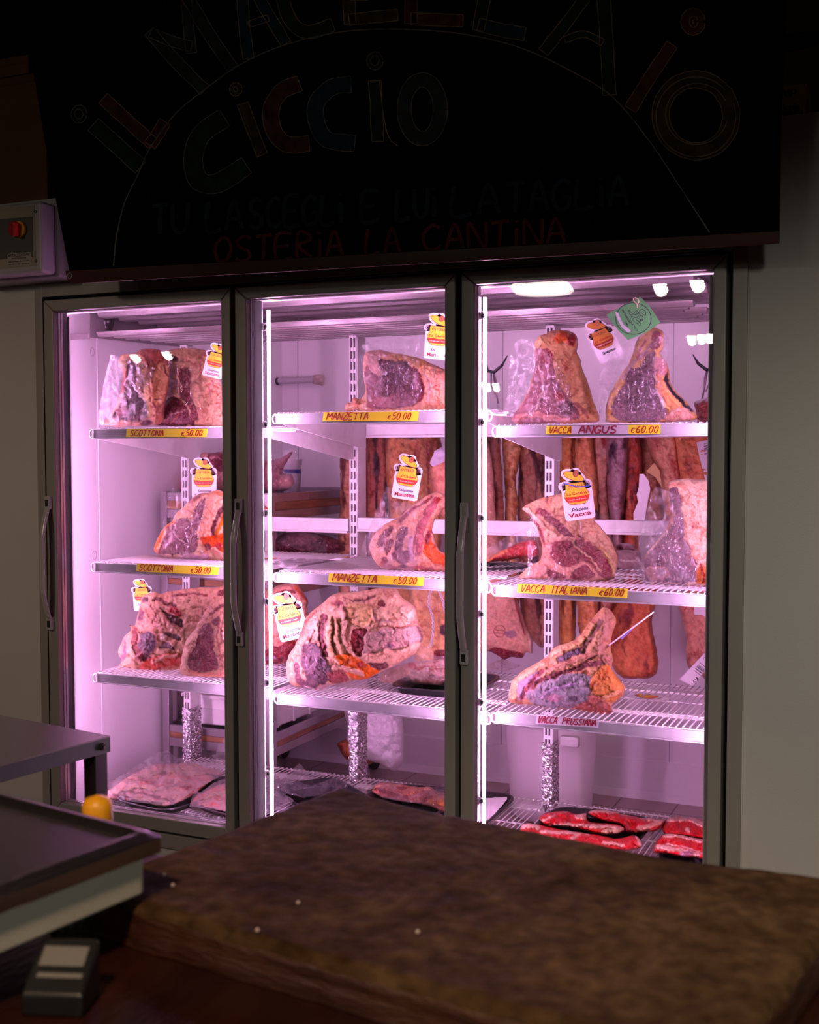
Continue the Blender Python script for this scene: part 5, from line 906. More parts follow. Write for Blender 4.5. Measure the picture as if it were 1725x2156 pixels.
steak('red steak with broad white fat edge, back right of the long black tray', [(790, 495), (850, 478), (940, 484), (1100, 520), (1260, 545), (1330, 552), (1290, 620), (1180, 640), (1060, 640), (1030, 590), (900, 560), (820, 530)], [('s', [[(800, 490), (940, 485), (1100, 520), (1300, 560)], 30], WF, .004), ('p', [(940, 515), (1040, 515), (1200, 555), (1250, 575), (1160, 590), (1020, 560)], RED2, .003), ('s', [[(1150, 610), (1220, 600), (1290, 570)], 40], ((.80, .46, .40), .1), .005), ('s', [[(1060, 600), (1100, 640)], 30], ((.3, .02, .03), .3))], 112)
steak('narrow red steak with pale end at the front of the long black tray', [(320, 598), (350, 575), (430, 578), (520, 600), (640, 620), (760, 640), (900, 660), (1000, 680), (1120, 660), (1165, 740), (1000, 770), (700, 740), (450, 680), (330, 640)], [('s', [[(330, 600), (420, 590), (440, 620)], 34], WF, .004), ('s', [[(460, 640), (640, 640), (760, 660)], 22], WF), ('p', [(740, 650), (860, 640), (960, 690), (1110, 680), (1140, 730), (960, 720), (780, 700)], RED2), ('s', [[(680, 690), (740, 640), (800, 650)], 20], WF), ('s', [[(1125, 665), (1160, 740)], 20], WF), ('s', [[(900, 710), (1040, 730)], 24], WF, .004)], 113, z=SZ + .014)
steak('red steak with white fat cap at the back of the right-end tray', [(1310, 600), (1335, 560), (1370, 530), (1500, 532), (1640, 560), (1780, 590), (1780, 690), (1600, 685), (1450, 665), (1330, 650)], [('s', [[(1370, 545), (1500, 545), (1600, 590), (1780, 620)], 46], WF, .004), ('p', [(1340, 600), (1400, 560), (1480, 580), (1540, 610), (1700, 640), (1700, 665), (1500, 660), (1400, 640)], RED2), ('e', (1485, 625, 16, 18), WF, .004)], 114)
steak('red steak with streaky fat at the front of the right-end tray', [(1245, 770), (1270, 700), (1320, 650), (1400, 640), (1520, 670), (1640, 690), (1780, 710), (1780, 880), (1620, 830), (1450, 810), (1300, 785)], [('s', [[(1320, 660), (1440, 665), (1600, 700), (1780, 730)], 26], WF, .004), ('s', [[(1270, 740), (1400, 760), (1560, 800)], 34], WF, .003), ('e', (1480, 790, 50, 20), ((.45, .3, .4), .1)), ('s', [[(1330, 720), (1460, 740), (1620, 800)], 8], ((.9, .7, .7), 0))], 115, z=SZ + .012)
# tray on the lower tier, middle door
tray('black ribbed tray holding paper-wrapped pink meat on the lower shelf, middle door', (812, 1444), (990, 1460), (850, 1404), .733, h=.028)
o = meat('wrapped_fatty_meat', 'pale pink slab wrapped in paper on the ribbed tray, lower shelf, middle door', 'meat', K6,
 [(1070, 1285), (1080, 1230), (1180, 1170), (1320, 1130), (1500, 1110), (1780, 1110), (1790, 1350), (1640, 1335), (1300, 1310), (1120, 1300)], ((.90, .62, .56), 0), [('s', [[(1330, 1150), (1450, 1180), (1640, 1180)], 36], ((.62, .14, .14), .3)), ('s', [[(1380, 1230), (1500, 1180), (1640, 1180)], 14], CREAM, .005)], d0=.42, T=.04, seed=121)
sheet('paper', K6, [(1065, 1280), (1070, 1220), (1110, 1180), (1250, 1110), (1370, 1040), (1430, 985), (1500, 990), (1535, 1070), (1760, 1075), (1760, 1300), (1500, 1270), (1300, 1290)], PAPER, d0=.305, wr=.012, seed=122, parent=o)
# tray at the left of the middle tier, right door
tray('dark tray with red meat and paper left of the bone-in steak, middle shelf, right door', (1120, 1192), (1000, 1196), (1125, 1178), 1.118, h=.018, sy=.16)
o = meat('red_meat_cut', 'long red meat cut on paper in the dark tray, middle shelf, right door', 'meat', K2, [(60, 950), (85, 930), (130, 890), (260, 825), (365, 790), (430, 800), (440, 890), (300, 915), (120, 940)], ((.60, .10, .10), .8), [('s', [[(90, 935), (160, 890), (220, 860)], 20], ((.85, .35, .2), .1))], d0=.56, T=.03, seed=123)
sheet('paper', K2, [(60, 880), (120, 820), (250, 750), (370, 700), (440, 700), (440, 800), (300, 820), (150, 880)], PAPER, d0=.60, wr=.01, seed=124, parent=o)
meat('wrapped_roll', 'grey-brown wrapped roll lying between the two joints, middle shelf, right door', 'meat', K2, [(985, 880), (1000, 855), (1130, 860), (1160, 900), (1150, 980), (1010, 985), (985, 940)], ((.42, .34, .34), 0), [('s', [[(1020, 930), (1130, 935)], 10], ((.75, .7, .75), 0), .003)], d0=.62, T=.04, seed=125, vein=.2)
meat('wrapped_roll', 'upper grey wrapped roll with dark end, middle shelf, right door', 'meat', K2, [(985, 850), (1000, 810), (1090, 815), (1130, 850), (1120, 868), (1000, 860)], ((.40, .30, .32), 0), [('e', (1010, 835, 26, 22), DLEAN)], d0=.66, T=.03, seed=126, vein=.3)
# loose film
tag(sheet('loose_film', K6, [(95, 290), (180, 250), (330, 225), (620, 238), (860, 280), (900, 300), (840, 325), (500, 325), (250, 310), (110, 330)], FILM, plane='Z', d0=1.128, wr=.006, seed=131, loc=tuple(onZ(640, 1190, 1.128))), 'flat piece of loose plastic film on the middle shelf, middle door', 'plastic film')
tag(sheet('loose_film', K7, [(40, 850), (100, 820), (200, 785), (330, 835), (250, 865), (130, 900), (60, 940)], FILM, plane='Z', d0=.742, wr=.02, seed=132, loc=tuple(onZ(1060, 1405, .742))), 'loose film at the left of the lower shelf, right door', 'plastic film')

# ================================================================ price strips on the shelf edges
def projY(Y):
    return lambda P, d: onY(np.asarray(P, float)[:, 0], np.asarray(P, float)[:, 1], Y - d)
def strip(label, quad, words_, m, Yd=.1135, group=None, ink=RED):
    pr = projY(Yd); q = [np.array(p, float) for p in quad]
    base = onY(q[3][0], q[3][1], Yd); t = thing('price_strip', label, 'price strip', tuple(base), group)
    mb = MB(); V = pr(q, 0); mb.prism(V[::-1], (0, .0008, 0)); mb.build('card', m, t)
    tx = MB()
    for (s, x0, x1, dy, hh, w_) in words_:
        def at(x, y): # strip coordinates 0..1
            a = q[0] + (q[1] - q[0]) * x; b = q[3] + (q[2] - q[3]) * x; return a + (b - a) * y
        word(tx, s, at(x0, .5 + dy), at(x1, .5 + dy), hh, w_, pr, .0006, slant=.22)
    tx.build('lettering', ink, t)
strip('yellow price strip reading SCOTTONA on the top shelf edge, left door', [(267, 903), (437, 903), (435, 920), (265, 920)], [('SCOTTONA', .05, .46, .38, 12, 1.5), ('e', .68, .73, .30, 9, 1.3), ('50.00', .74, .94, .38, 13, 1.5)], YEL)
strip('yellow price strip reading SCOTTONA on the middle shelf edge, left door', [(288, 1186), (462, 1194), (459, 1211), (287, 1203)], [('SCOTTONA', .03, .44, .36, 13, 1.5), ('e', .66, .70, .3, 9, 1.3), ('50.00', .71, .90, .36, 13, 1.5)], YEL)
strip('yellow price strip reading MANZETTA on the top shelf edge, middle door', [(682, 868), (882, 866), (880, 886), (679, 887)], [('MANZETTA', .04, .47, .34, 14, 1.6), ('e', .68, .71, .3, 9, 1.3), ('50.00', .73, .92, .34, 14, 1.5)], YEL)
strip('yellow price strip reading MANZETTA on the middle shelf edge, middle door', [(693, 1207), (893, 1216), (892, 1234), (691, 1225)], [('MANZETTA', .04, .5, .34, 15, 1.6), ('e', .68, .71, .3, 10, 1.4), ('50.00', .73, .92, .34, 14, 1.6)], YEL)
strip('yellow price strip reading VACCA on the top shelf edge, right door', [(1151, 897), (1205, 897), (1204, 914), (1149, 914)], [('VACCA', .12, .96, .38, 13, 1.6)], YEL)
strip('white strip reading ANGUS between two yellow strips, right door', [(1205, 897), (1323, 895), (1323, 914), (1204, 914)], [('ANGUS', .12, .78, .38, 15, 2.6)], mat('pale_strip', (.62, .58, .64), .35), ink=DRED)
strip('yellow strip with the 60.00 price on the top shelf edge, right door', [(1323, 895), (1391, 894), (1391, 913), (1323, 914)], [('e', .08, .2, .34, 12, 1.5), ('60.00', .24, .92, .38, 14, 1.6)], YEL)
strip('yellow price strip reading VACCA ITALIANA on the middle shelf edge, right door', [(1091, 1229), (1322, 1240), (1321, 1259), (1089, 1248)], [('VACCA', .03, .24, .36, 15, 1.6), ('ITALIANA', .31, .63, .36, 15, 1.6), ('e', .74, .78, .32, 11, 1.5), ('60.00', .79, .96, .36, 15, 1.7)], YEL)
strip('clear strip reading VACCA PRUSSIANA on the lower shelf edge, right door', [(1130, 1506), (1262, 1514), (1260, 1532), (1128, 1524)], [('VACCA', .03, .33, .34, 14, 2.0), ('PRUSSIANA', .42, .95, .34, 13, 1.9)], mat('pale_strip_b', (.58, .54, .60), .3), ink=DRED)

# ================================================================ pot-shaped tags
TM = dict(w=CARD, o=mat('orange_print', (.95, .50, .03), .35, var=.3, vscale=40, vcol=(.98, .72, .06)), r=mat('red_print', (.70, .05, .03), .35), b=mat('brown_print', (.28, .09, .05), .4), k=mat('dark_print', (.03, .02, .04), .4), n=RED, p=mat('pale_print', (.9, .7, .65), .4), d=mat('dull_orange_print', (.50, .20, .03), .35), e=mat('dull_red_print', (.30, .03, .02), .35))
def pot_tag(label, cu, cv, rot, sc, Y, nm, pin=None, dull=False, blue=False, proj=None):
    a = rad(rot); t = thing('pot_tag', label, 'meat tag', tuple(onY(cu, cv + 45 * sc, Y)) if proj is None else proj[1])
    def pr(P, d):
        P = np.asarray(P, float); x = (P[:, 0] - 960) / 7.435 * sc; y = (P[:, 1] - 600) / 7.435 * sc
        U = cu + x * cos(a) - y * sin(a); V_ = cv + x * sin(a) + y * cos(a)
        return onY(U, V_, Y - d) if proj is None else proj[0](x, y, d)
    L = lambda k: .0004 * k
    O_, R_ = (TM['d'], TM['e']) if dull else (TM['o'], TM['r'])
    w_ = MB()
    for P in (ell(800, 460, 55, 55), ell(1110, 465, 60, 60), ell(950, 350, 165, 85, 25), ell(985, 315, 68, 70), [(775, 510), (800, 480), (820, 400), (1090, 420), (1140, 480), (1162, 520), (1158, 860), (1150, 890), (1125, 903), (810, 903), (784, 890), (776, 860)]): poly(w_, P, pr, 0)
    w_.build('card', CARD, t)
    m = MB(); poly(m, [(838, 432), (1062, 432), (1085, 512), (1110, 560), (1118, 610), (1085, 665), (1050, 702), (880, 702), (835, 670), (806, 620), (808, 560), (830, 512)], pr, L(1)); poly(m, ell(950, 350, 135, 50, 25), pr, L(2)); m.build('pot_print', O_, t)
    m = MB(); poly(m, [(812, 600), (960, 612), (1114, 602), (1112, 630), (1080, 672), (960, 680), (840, 672), (812, 635)], pr, L(2)); m.build('pot_band', R_, t)
    m = MB()
    for P in (ell(950, 350, 135, 50, 25), ell(985, 318, 34, 42, 20), ell(800, 460, 26, 28), ell(1110, 465, 30, 30)): ribbon(m, np.vstack([P, P[:1]]), 7, pr, L(4))
    ribbon(m, crom([(835, 512), (806, 565), (806, 620), (838, 672), (880, 703), (1050, 703), (1088, 668), (1118, 612), (1110, 560), (1082, 512)], 12, False), 6, pr, L(4)); ribbon(m, [(838, 432), (1062, 434)], 6, pr, L(4))
    typeset(m, 'OSTERIA', (858, 496), 0, 52, pr, L(5), width=196); m.build('outline_print', TM['b'], t)
    m = MB(); poly(m, ell(985, 318, 32, 40, 20), pr, L(3)); m.build('knob_print', mat('chestnut_print', (.42, .14, .07), .35), t)
    m = MB(); poly(m, ell(800, 460, 15, 18), pr, L(4)); poly(m, ell(1110, 465, 17, 18), pr, L(4)); typeset(m, 'Selezione', (862, 790), 0, 62, pr, L(2), shear=.35, width=212); m.build('dark_lettering', TM['k'], t)
    m = MB(); typeset(m, 'La Cantina', (836, 585), 0, 50, pr, L(3), width=256)
    if nm: typeset(m, nm, (820, 868), -3, 78, pr, L(2), width=290)
    m.build('red_lettering', RED, t)
    m = MB(); typeset(m, 'Il meglio per il vostro', (840, 650), 0, 24, pr, L(4), width=235); m.build('pale_lettering', TM['p'], t)
    if pin: MB().tube([onY(pin[0], pin[1], Y + .002), onY(pin[2], pin[3], Y + .03)], .0009, 5).build('pin', STEEL, t)
    if blue:
        m = MB(); P = crom([(812, 420), (900, 455), (1000, 490), (1150, 495)], 10, False); ribbon(m, P, 12, pr, .0035); m.build('blue_string', mat('blue_string', (.05, .10, .55), .6), t)
    return t
pot_tag('pot-shaped tag reading Scottona at the right of the top tier, left door', 453, 762, 14, .82, .165, 'Scottona', pin=(449, 800, 441, 835))
pot_tag('pot-shaped tag standing behind the rib joint, middle tier, left door', 429, 1011, 0, 1.0, .37, 'Scottona')
pot_tag('pot-shaped tag half behind the ragged beef piece, lower tier, left door', 299, 1255, -4, .76, .40, '')
pot_tag('pot-shaped tag reading Manzetta on the top tier, middle door', 923, 712, 5, 1.10, .175, 'Manzetta', pin=(917, 768, 913, 795))
pot_tag('pot-shaped tag with smeared name above the steak, middle tier, middle door', 857, 1008, 9, 1.08, .215, 'Manzetta', pin=(844, 1055, 842, 1085))
pot_tag('pot-shaped tag reading Manzetta leaning left of the big rib section, lower tier, middle door', 609, 1300, -13, 1.17, .245, 'Manzetta', pin=(622, 1348, 628, 1368))
pot_tag('pot-shaped tag with a blue string above the bone-in steak, right door', 1215, 1044, -8, 1.24, .165, 'Vacca', blue=True, pin=(1222, 1098, 1225, 1130))
pot_tag('dull brownish pot-shaped tag left of the green tag, top tier, right door', 1271, 718, -24, 1.05, .26, '', dull=True)
_c = onZ(1372, 1468, .748); _d = np.array([.30, -.22, 0]); 
pot_tag('pot-shaped tag lying flat on the lower shelf at the right of the right door', 1372, 1468, 0, 1.0, .3, '', proj=(lambda x, y, d: np.stack([_c[0] + (.95 * y - .30 * x) * .00125, _c[1] + (-.30 * y - .95 * x) * .00125, np.full(len(x), _c[2]) + d * 1 + .0], 1), tuple(_c)))
_c2 = onZ(575, 1180, 1.128)
pot_tag('orange-edged tag lying flat at the left end of the middle shelf, middle door', 575, 1180, 0, 1, .3, '', proj=(lambda x, y, d: np.stack([_c2[0] + (.95 * y - .30 * x) * .0011, _c2[1] + (.30 * y + .95 * x) * .0011, np.full(len(x), _c2[2] + .006) + d], 1), tuple(_c2)))
# tag seen edge-on, stuck in the aged steak
ea = onY(1376, 1289, .12); eb = onY(1284, 1358, .17); t = thing('edge_on_tag', 'white tag seen edge-on, stuck into the aged rib steak', 'meat tag', tuple(eb))
MB().tube([ea, eb], .0042, 8, flat=.45).build('card', CARD, t, smooth=True)
MB().tube([ea * .52 + eb * .48 + (0, 0, -.001), ea * .28 + eb * .72 + (0, 0, -.008)], .0022, 6).build('clip', mat('blue_violet_plastic', (.2, .2, .6), .4), t)
# green diamond tag
def crop(K): return lambda P: [(x / K[2] + K[0], y / K[2] + K[1]) for x, y in P]
KG = (1180, 600, 7.1875)
t = thing('green_tag', 'green diamond-shaped tag with a ring and looped bull drawing, top tier, right door', 'meat tag', tuple(onY(1323, 715, .215)))
prG = lambda P, d: onY(np.asarray(P, float)[:, 0] / KG[2] + KG[0], np.asarray(P, float)[:, 1] / KG[2] + KG[1], .215 - d)
m = MB(); m.prism(prG([(700, 450), (1210, 178), (1345, 310), (1516, 572), (1300, 720), (1025, 832), (880, 690)], 0)[::-1], (0, .0008, 0)); m.build('card', mat('green_card', (.10, .36, .12), .4, var=.15, vscale=12), t)
m = MB(); P = ell(1108, 508, 268, 238, 0, 60); ribbon(m, np.vstack([P, P[:1]]), 11, prG, .0005)
for P in ([(1040, 375), (1050, 440), (1110, 450), (1040, 380)], [(1100, 430), (1160, 390), (1180, 430), (1110, 450), (1080, 480)], [(1180, 430), (1230, 370), (1290, 400), (1290, 460), (1250, 440), (1220, 400)], [(1070, 470), (1140, 490), (1200, 460), (1250, 480), (1240, 540), (1190, 510), (1130, 490), (1100, 520)], [(1140, 510), (1190, 560), (1240, 520)], [(1170, 540), (1220, 590), (1200, 615), (1150, 570)], [(1080, 480), (1100, 530), (1130, 560)], [(1150, 420), (1200, 440), (1230, 500), (1210, 540)]): ribbon(m, crom(P, 8, False), 7, prG, .0006)
typeset(m, 'PREMIUM', (1075, 572), -121, 40, prG, .0006, width=240); typeset(m, 'CELTIC', (1180, 690), -126, 36, prG, .0006, width=200); typeset(m, 'TMC', (1045, 625), -122, 36, prG, .0006, width=100); m.build('printing', TM['k'], t)
m = MB(); poly(m, [(835, 405), (890, 430), (900, 480), (960, 600), (1070, 690), (1030, 725), (930, 640), (870, 530), (845, 470)], prG, .0008); m.build('silver_ribbon_print', mat('silver_print', (.62, .56, .66), .3, .3), t)
m = MB(); Q = lambda P: onY(np.array([p[0] for p in crop(KG)(P)]), np.array([p[1] for p in crop(KG)(P)]), .209)
m.tube(Q([(1170, 350), (1165, 290), (1120, 250), (1105, 205), (1140, 190), (1180, 215), (1190, 260), (1165, 290)]), .0016, 6).build('string_loop', mat('beige_string', (.75, .52, .38), .8), t, smooth=True)

# ================================================================ papers hanging among the slabs
def flat(name, label, cat, K, pts, Y, m, th=.001):
    P = [(x / K[2] + K[0], y / K[2] + K[1]) for x, y in pts]; V = onY([p[0] for p in P], [p[1] for p in P], Y); b = MB().prism(V[::-1], (0, th, 0))
    return tag(b.build(name, m, loc=tuple(V[0])), label, cat)
flat('paper_sheet', 'torn white paper hanging between the dark red slab and the fat-covered joint', 'paper sheet', K2, [(1150, 325), (1180, 325), (1212, 370), (1226, 430), (1200, 560), (1182, 672), (1110, 668), (1108, 600), (1140, 520), (1130, 470), (1145, 420)], 1.22, CARD)
flat('paper_scrap', 'yellow paper scrap on the brown hanging slab', 'paper scrap', K2, [(1196, 308), (1252, 248), (1290, 300), (1308, 420), (1260, 345)], 1.26, mat('ochre_paper', (.72, .50, .20), .7))
def barlabel(label, K, quad, Y, bars, txts):
    o = flat('printed_label', label, 'printed label', K, quad, Y, CARD); pr = lambda P, d: onY(np.asarray(P, float)[:, 0] / K[2] + K[0], np.asarray(P, float)[:, 1] / K[2] + K[1], Y - d)
    m = MB(); (bx, by), (ux, uy), (vx, vy), n = bars; rg = random.Random(5)
    for k in range(n):
        if rg.random() < .75: f = k / n; g = (k + rg.uniform(.35, .8)) / n; poly(m, [(bx + ux * f, by + uy * f), (bx + ux * g, by + uy * g), (bx + ux * g + vx, by + uy * g + vy), (bx + ux * f + vx, by + uy * f + vy)], pr, .0012)
    for (s, org, ang, sz, wd) in txts: typeset(m, s, org, ang, sz, pr, .0012, width=wd)
    m.build('printing', TM['k'], o)
barlabel('white printed label with bar code on the orange-red slab, right edge of the right door', K2, [(1548, 105), (1680, 75), (1730, 410), (1620, 400), (1570, 210)], 1.245, ((1600, 115), (5, 80), (30, -8), 16), [('052PRK', (1632, 258), 78, 26, 90)])
barlabel('white printed label reading KS hanging low at the right of the right door', K7, [(1430, 930), (1660, 690), (1760, 700), (1520, 975)], 1.18, ((1530, 868), (42, -58), (50, 38), 14), [('KS', (1545, 912), 122, 36, 44), ('11.2 kg', (1600, 790), -50, 14, 60)])
flat('printed_label', 'small white label high on the low hanging slab at the right edge', 'printed label', K7, [(1530, 405), (1640, 408), (1640, 515), (1590, 480), (1535, 478)], 1.19, CARD)

# ================================================================ the painted board above the doors
BD = mat('blackboard_paint', (.0022, .0018, .0018), .5, spec=.04, bump=.15, bscale=60, stretch=(1, 1, 8))
BL = onY(150, 592, -.19); BR = onY(1640, 512, -.19); TL = onY(45, 0, -.34); Nn = np.cross(BR - BL, TL - BL); Nn /= np.linalg.norm(Nn)
if Nn[1] > 0: Nn = -Nn
def prB(P, d=0):
    P = np.asarray(P, float); D = rays(P[:, 0], P[:, 1]); tt = ((BL - CAM) @ Nn) / (D @ Nn); return CAM + D * tt[:, None] + Nn * d
bd = thing('painted_sign_board', 'large black sign board with hand-painted lettering leaning out above the glass doors', 'sign', tuple(BL))
MB().prism(prB([(20, -150), (1661, -150), (1655, 0), (1644, 262), (1640, 512), (150, 592), (95, 300)]), Nn * -.02).build('board', BD, bd)
TRM = mat('dark_red_wood', (.06, .008, .006), .4)
MB().prism(prB([(143, 570), (1641, 486), (1641, 513), (160, 597), (147, 590)], .001), Nn * .012).build('bottom_rail', TRM, bd, bev=.002)
c_ = prB([(153, 580)], .014)[0]; MB().tube([c_ + np.array([.008 * cos(t_), 0, .009 * sin(t_)]) for t_ in np.linspace(0, 2 * pi, 16, endpoint=False)], .0015, 5, True).build('screw_ring', ALU, bd)
CH = {k: mat('chalk_' + k, c, .9, var=.5, vscale=26, vcol=tuple(x * .35 for x in c)) for k, c in dict(green=(.016, .045, .018), red=(.15, .034, .034), grey=(.045, .050, .054), blue=(.018, .045, .075), yellow=(.080, .056, .014), dred=(.22, .030, .024), dblue=(.018, .034, .055), line=(.48, .34, .18), pale=(.30, .28, .24)).items()}
class Chalk:
    def __init__(s): s.L = []
    def n(s, nm='painted_letter'): s.m = {k: MB() for k in CH}; s.L.append((nm, s.m))
    def fill(s, pts, w_, k, line='line', closed=False):
        P = crom(pts, 5, closed) if len(pts) > 2 else np.array(pts, float)
        if closed: P = np.vstack([P, P[:1]])
        if len(P) == 2: P = np.array([P[0] + (P[1] - P[0]) * t for t in np.linspace(0, 1, 12)])
        ribbon(s.m[k], P, w_, prB, .0012)
        t = np.gradient(P, axis=0); t /= np.linalg.norm(t, axis=1)[:, None]; n = np.stack([-t[:, 1], t[:, 0]], 1)
        e = w_ / 2; j = fbm(np.arange(len(P)) / 3.0, np.zeros(len(P)), int(abs(P[0, 0])) + 1)[:, None] * 1.2
        A = P + n * (e + j); B = P - n * (e + j)
        if closed: ribbon(s.m[line], A, 1.7, prB, .0018); ribbon(s.m[line], B, 1.7, prB, .0018)
        else: ribbon(s.m[line], np.vstack([A, B[::-1], A[:1]]), 1.7, prB, .0018)
    def stroke(s, pts, w_, k): P = crom(pts, 5, False) if len(pts) > 2 else np.array(pts, float); ribbon(s.m[k], P, w_, prB, .0018)
c = Chalk()
c.n(); c.fill(ell(167, 240, 13, 15, 0, 10), 9, 'green', 'pale', True); c.fill([(197, 262), (240, 300), (297, 352)], 34, 'green', 'pale')
c.n(); c.fill([(218, 207), (270, 255), (322, 302)], 27, 'red'); c.fill([(316, 306), (333, 282), (348, 256)], 26, 'red')
c.n(); c.fill([(315, 66), (370, 128), (432, 190)], 26, 'grey', 'pale'); c.fill([(318, 68), (360, 86), (404, 98)], 22, 'grey', 'pale'); c.fill([(404, 112), (398, 60), (392, -10)], 22, 'grey', 'pale'); c.fill([(394, -10), (440, 70), (492, 146)], 26, 'grey', 'pale')
c.n(); c.fill([(510, -50), (514, 40), (524, 124)], 24, 'blue'); c.fill([(520, -50), (560, 20), (603, 92)], 24, 'blue'); c.fill([(524, 52), (566, 38)], 14, 'blue')
c.n(); c.fill([(606, -60), (598, 0), (616, 48), (650, 68), (702, 52)], 28, 'green', 'line'); 
c.n(); c.fill([(738, -60), (736, 0), (738, 52)], 26, 'yellow'); c.fill([(736, 42), (790, 36), (838, 32)], 24, 'yellow'); c.fill([(738, -6), (800, -8)], 14, 'yellow')
c.n(); c.fill([(868, -60), (866, 0), (866, 50)], 26, 'red'); c.fill([(866, 40), (920, 42), (976, 44)], 26, 'red')
c.n(); c.fill([(1032, -50), (1018, 10), (1008, 64)], 26, 'green', 'line'); c.fill([(1008, 52), (1060, 64), (1106, 72)], 28, 'blue')
c.n(); c.fill([(1250, -30), (1200, 40), (1145, 110)], 24, 'green'); c.fill([(1270, -30), (1278, 90), (1284, 200)], 28, 'green'); c.fill([(1190, 84), (1230, 72), (1270, 90)], 14, 'green')
c.n(); c.fill(ell(1460, 46, 13, 16, 0, 12), 26, 'red', 'line', True); c.stroke(ell(1461, 46, 9, 12, 0, 14, 0, 6).tolist(), 1.6, 'line'); c.fill([(1416, 94), (1370, 162), (1328, 230)], 26, 'red')
c.n(); c.fill(ell(1466, 243, 74, 76, -20, 22), 36, 'yellow', 'line', True); c.stroke(ell(1466, 246, 84, 84, -20, 30, 0, 5.9).tolist(), 1.8, 'line'); c.stroke(ell(1468, 240, 66, 64, -20, 30, .6, 6.2).tolist(), 1.8, 'line')
c.n(); c.fill([(474, 248), (426, 282), (408, 330), (418, 378), (458, 386), (520, 348)], 40, 'green', 'pale'); c.n(); c.fill([(512, 218), (530, 268), (553, 326)], 24, 'yellow'); c.fill(ell(497, 188, 9, 10, 0, 10), 9, 'yellow', 'line', True)
c.n(); c.fill([(632, 176), (594, 192), (572, 230), (578, 276), (606, 304), (652, 302)], 34, 'red'); c.n(); c.fill([(740, 178), (700, 184), (668, 216), (668, 258), (690, 294), (748, 302)], 34, 'blue', 'pale')
c.n(); c.fill([(790, 170), (794, 240), (796, 298)], 26, 'green'); c.stroke([(800, 170), (808, 240), (820, 290), (840, 308)], 2, 'line'); c.fill(ell(790, 128, 13, 15, 0, 12), 9, 'grey', 'pale', True); c.n(); c.fill(ell(890, 230, 38, 62, 0, 20), 30, 'grey', 'pale', True)
c.n('painted_arch'); c.stroke([(240, 560), (246, 500), (262, 430), (290, 370), (318, 310), (370, 240), (430, 190), (500, 140), (580, 102), (680, 74), (780, 62), (900, 64), (1000, 76), (1100, 102), (1200, 148), (1290, 204), (1370, 300), (1430, 390), (1495, 490)], 2.6, 'pale')
for s_, a_, b_ in (('TU', 322, 398), ('LA', 436, 510), ('SCEGLi', 526, 724), ('E', 764, 800), ('LUi', 836, 920), ('LA', 952, 1052), ('TAGLiA', 1068, 1322)):
    c.n('painted_word'); word(c.m['dblue'], s_, (a_, 494 - (a_ - 322) * .062), (b_, 494 - (b_ - 322) * .062), 62, 9, prB, .0018, slant=.05)
for s_, a_, b_ in (('OSTERiA', 454, 722), ('LA', 772, 842), ('CANTiNA', 892, 1190)): c.n('painted_word'); word(c.m['dred'], s_, (a_, 553 - (a_ - 454) * .058), (b_, 553 - (b_ - 454) * .058), 52, 7, prB, .0018, slant=.05)
for nm_, ms in c.L:
    o_ = MB(); mm_ = []
    for k, mbx in ms.items():
        if mbx.v: o_.k = len(mm_); mm_.append(CH[k]); o_.add(mbx.v, mbx.f)
    o_.build(nm_, mm_, bd)
# strap iron holding the board to the wall
MB().box(BL[0] + .3, BL[0] + .34, -.17, 0, 2.16, 2.18).box(BR[0] - .4, BR[0] - .36, -.17, 0, 2.16, 2.18).build('bracket', STEEL, bd)

# ================================================================ switch box, cartons, top right
Yb = -.17; q0 = onY(82, 426, Yb); q1 = onY(82, 570, Yb); xb = float(q0[0]); zt_, zb_ = float(q0[2]) + .01, float(q1[2]) - .008
sb = thing('switch_box', 'grey-white electrical switch box with red rotary switch left of the sign board', 'switch box', (xb - .17, -.08, zb_))
MB().box(xb - .34, xb + .02, -.10, -.001, zb_ - .004, zt_ + .004).build('back_shell', mat('grey_abs', (.50, .47, .48), .35), sb, bev=.012, seg=3)
MB().box(xb - .33, xb + .006, -.165, -.10, zb_ + .004, zt_ - .004).build('cover', mat('grey_abs', (.50, .47, .48), .35), sb, bev=.012, seg=3)
pb = projY(-.1655)
m = MB(); poly(m, [(-90, 442), (72, 432), (76, 560), (-90, 574)], pb, .0005); m.build('front_plate', mat('beige_plate', (.40, .34, .26), .5), sb)
m = MB(); poly(m, [(-60, 466), (69, 456), (70, 540), (-60, 552)], pb, .001); m.build('dark_plate', mat('ribbed_dark', (.10, .09, .08), .5), sb)
def disc(u, v, r, y0, y1, m, nm, par): 
    c_ = onY(u, v, -.165); V = [(c_[0] + r * cos(t_), 0, c_[2] + r * sin(t_)) for t_ in np.linspace(0, 2 * pi, 30, endpoint=False)]
    return MB().prism([(a_, y0, b_) for a_, _, b_ in V], (0, y1 - y0, 0)).build(nm, m, par, bev=.001)
k_ = disc(44, 484, .026, -.178, -.1665, mat('amber_plastic', (.75, .38, .02), .4), 'dial', sb)
disc(38, 484, .024, -.186, -.178, mat('red_plastic', (.42, .012, .01), .35), 'switch_disc', k_)
c_ = onY(36, 484, -.186); MB().box(c_[0] - .007, c_[0] + .007, -.205, -.186, c_[2] - .022, c_[2] + .022).build('lever', mat('red_plastic_b', (.55, .02, .015), .35), k_, bev=.003)
m = MB(); pq = projY(-.2055); poly(m, [(26, 486), (29, 474), (31, 474), (31, 486), (33, 486), (33, 498), (27, 498)], projY(-.1868), .0003); m.build('pointer_print', CARD, k_)
m = MB(); poly(m, [(16, 535), (65, 531), (65, 559), (16, 562)], pb, .002); s_ = m.build('sticker', mat('sticker_white', (.42, .38, .34), .5), sb)
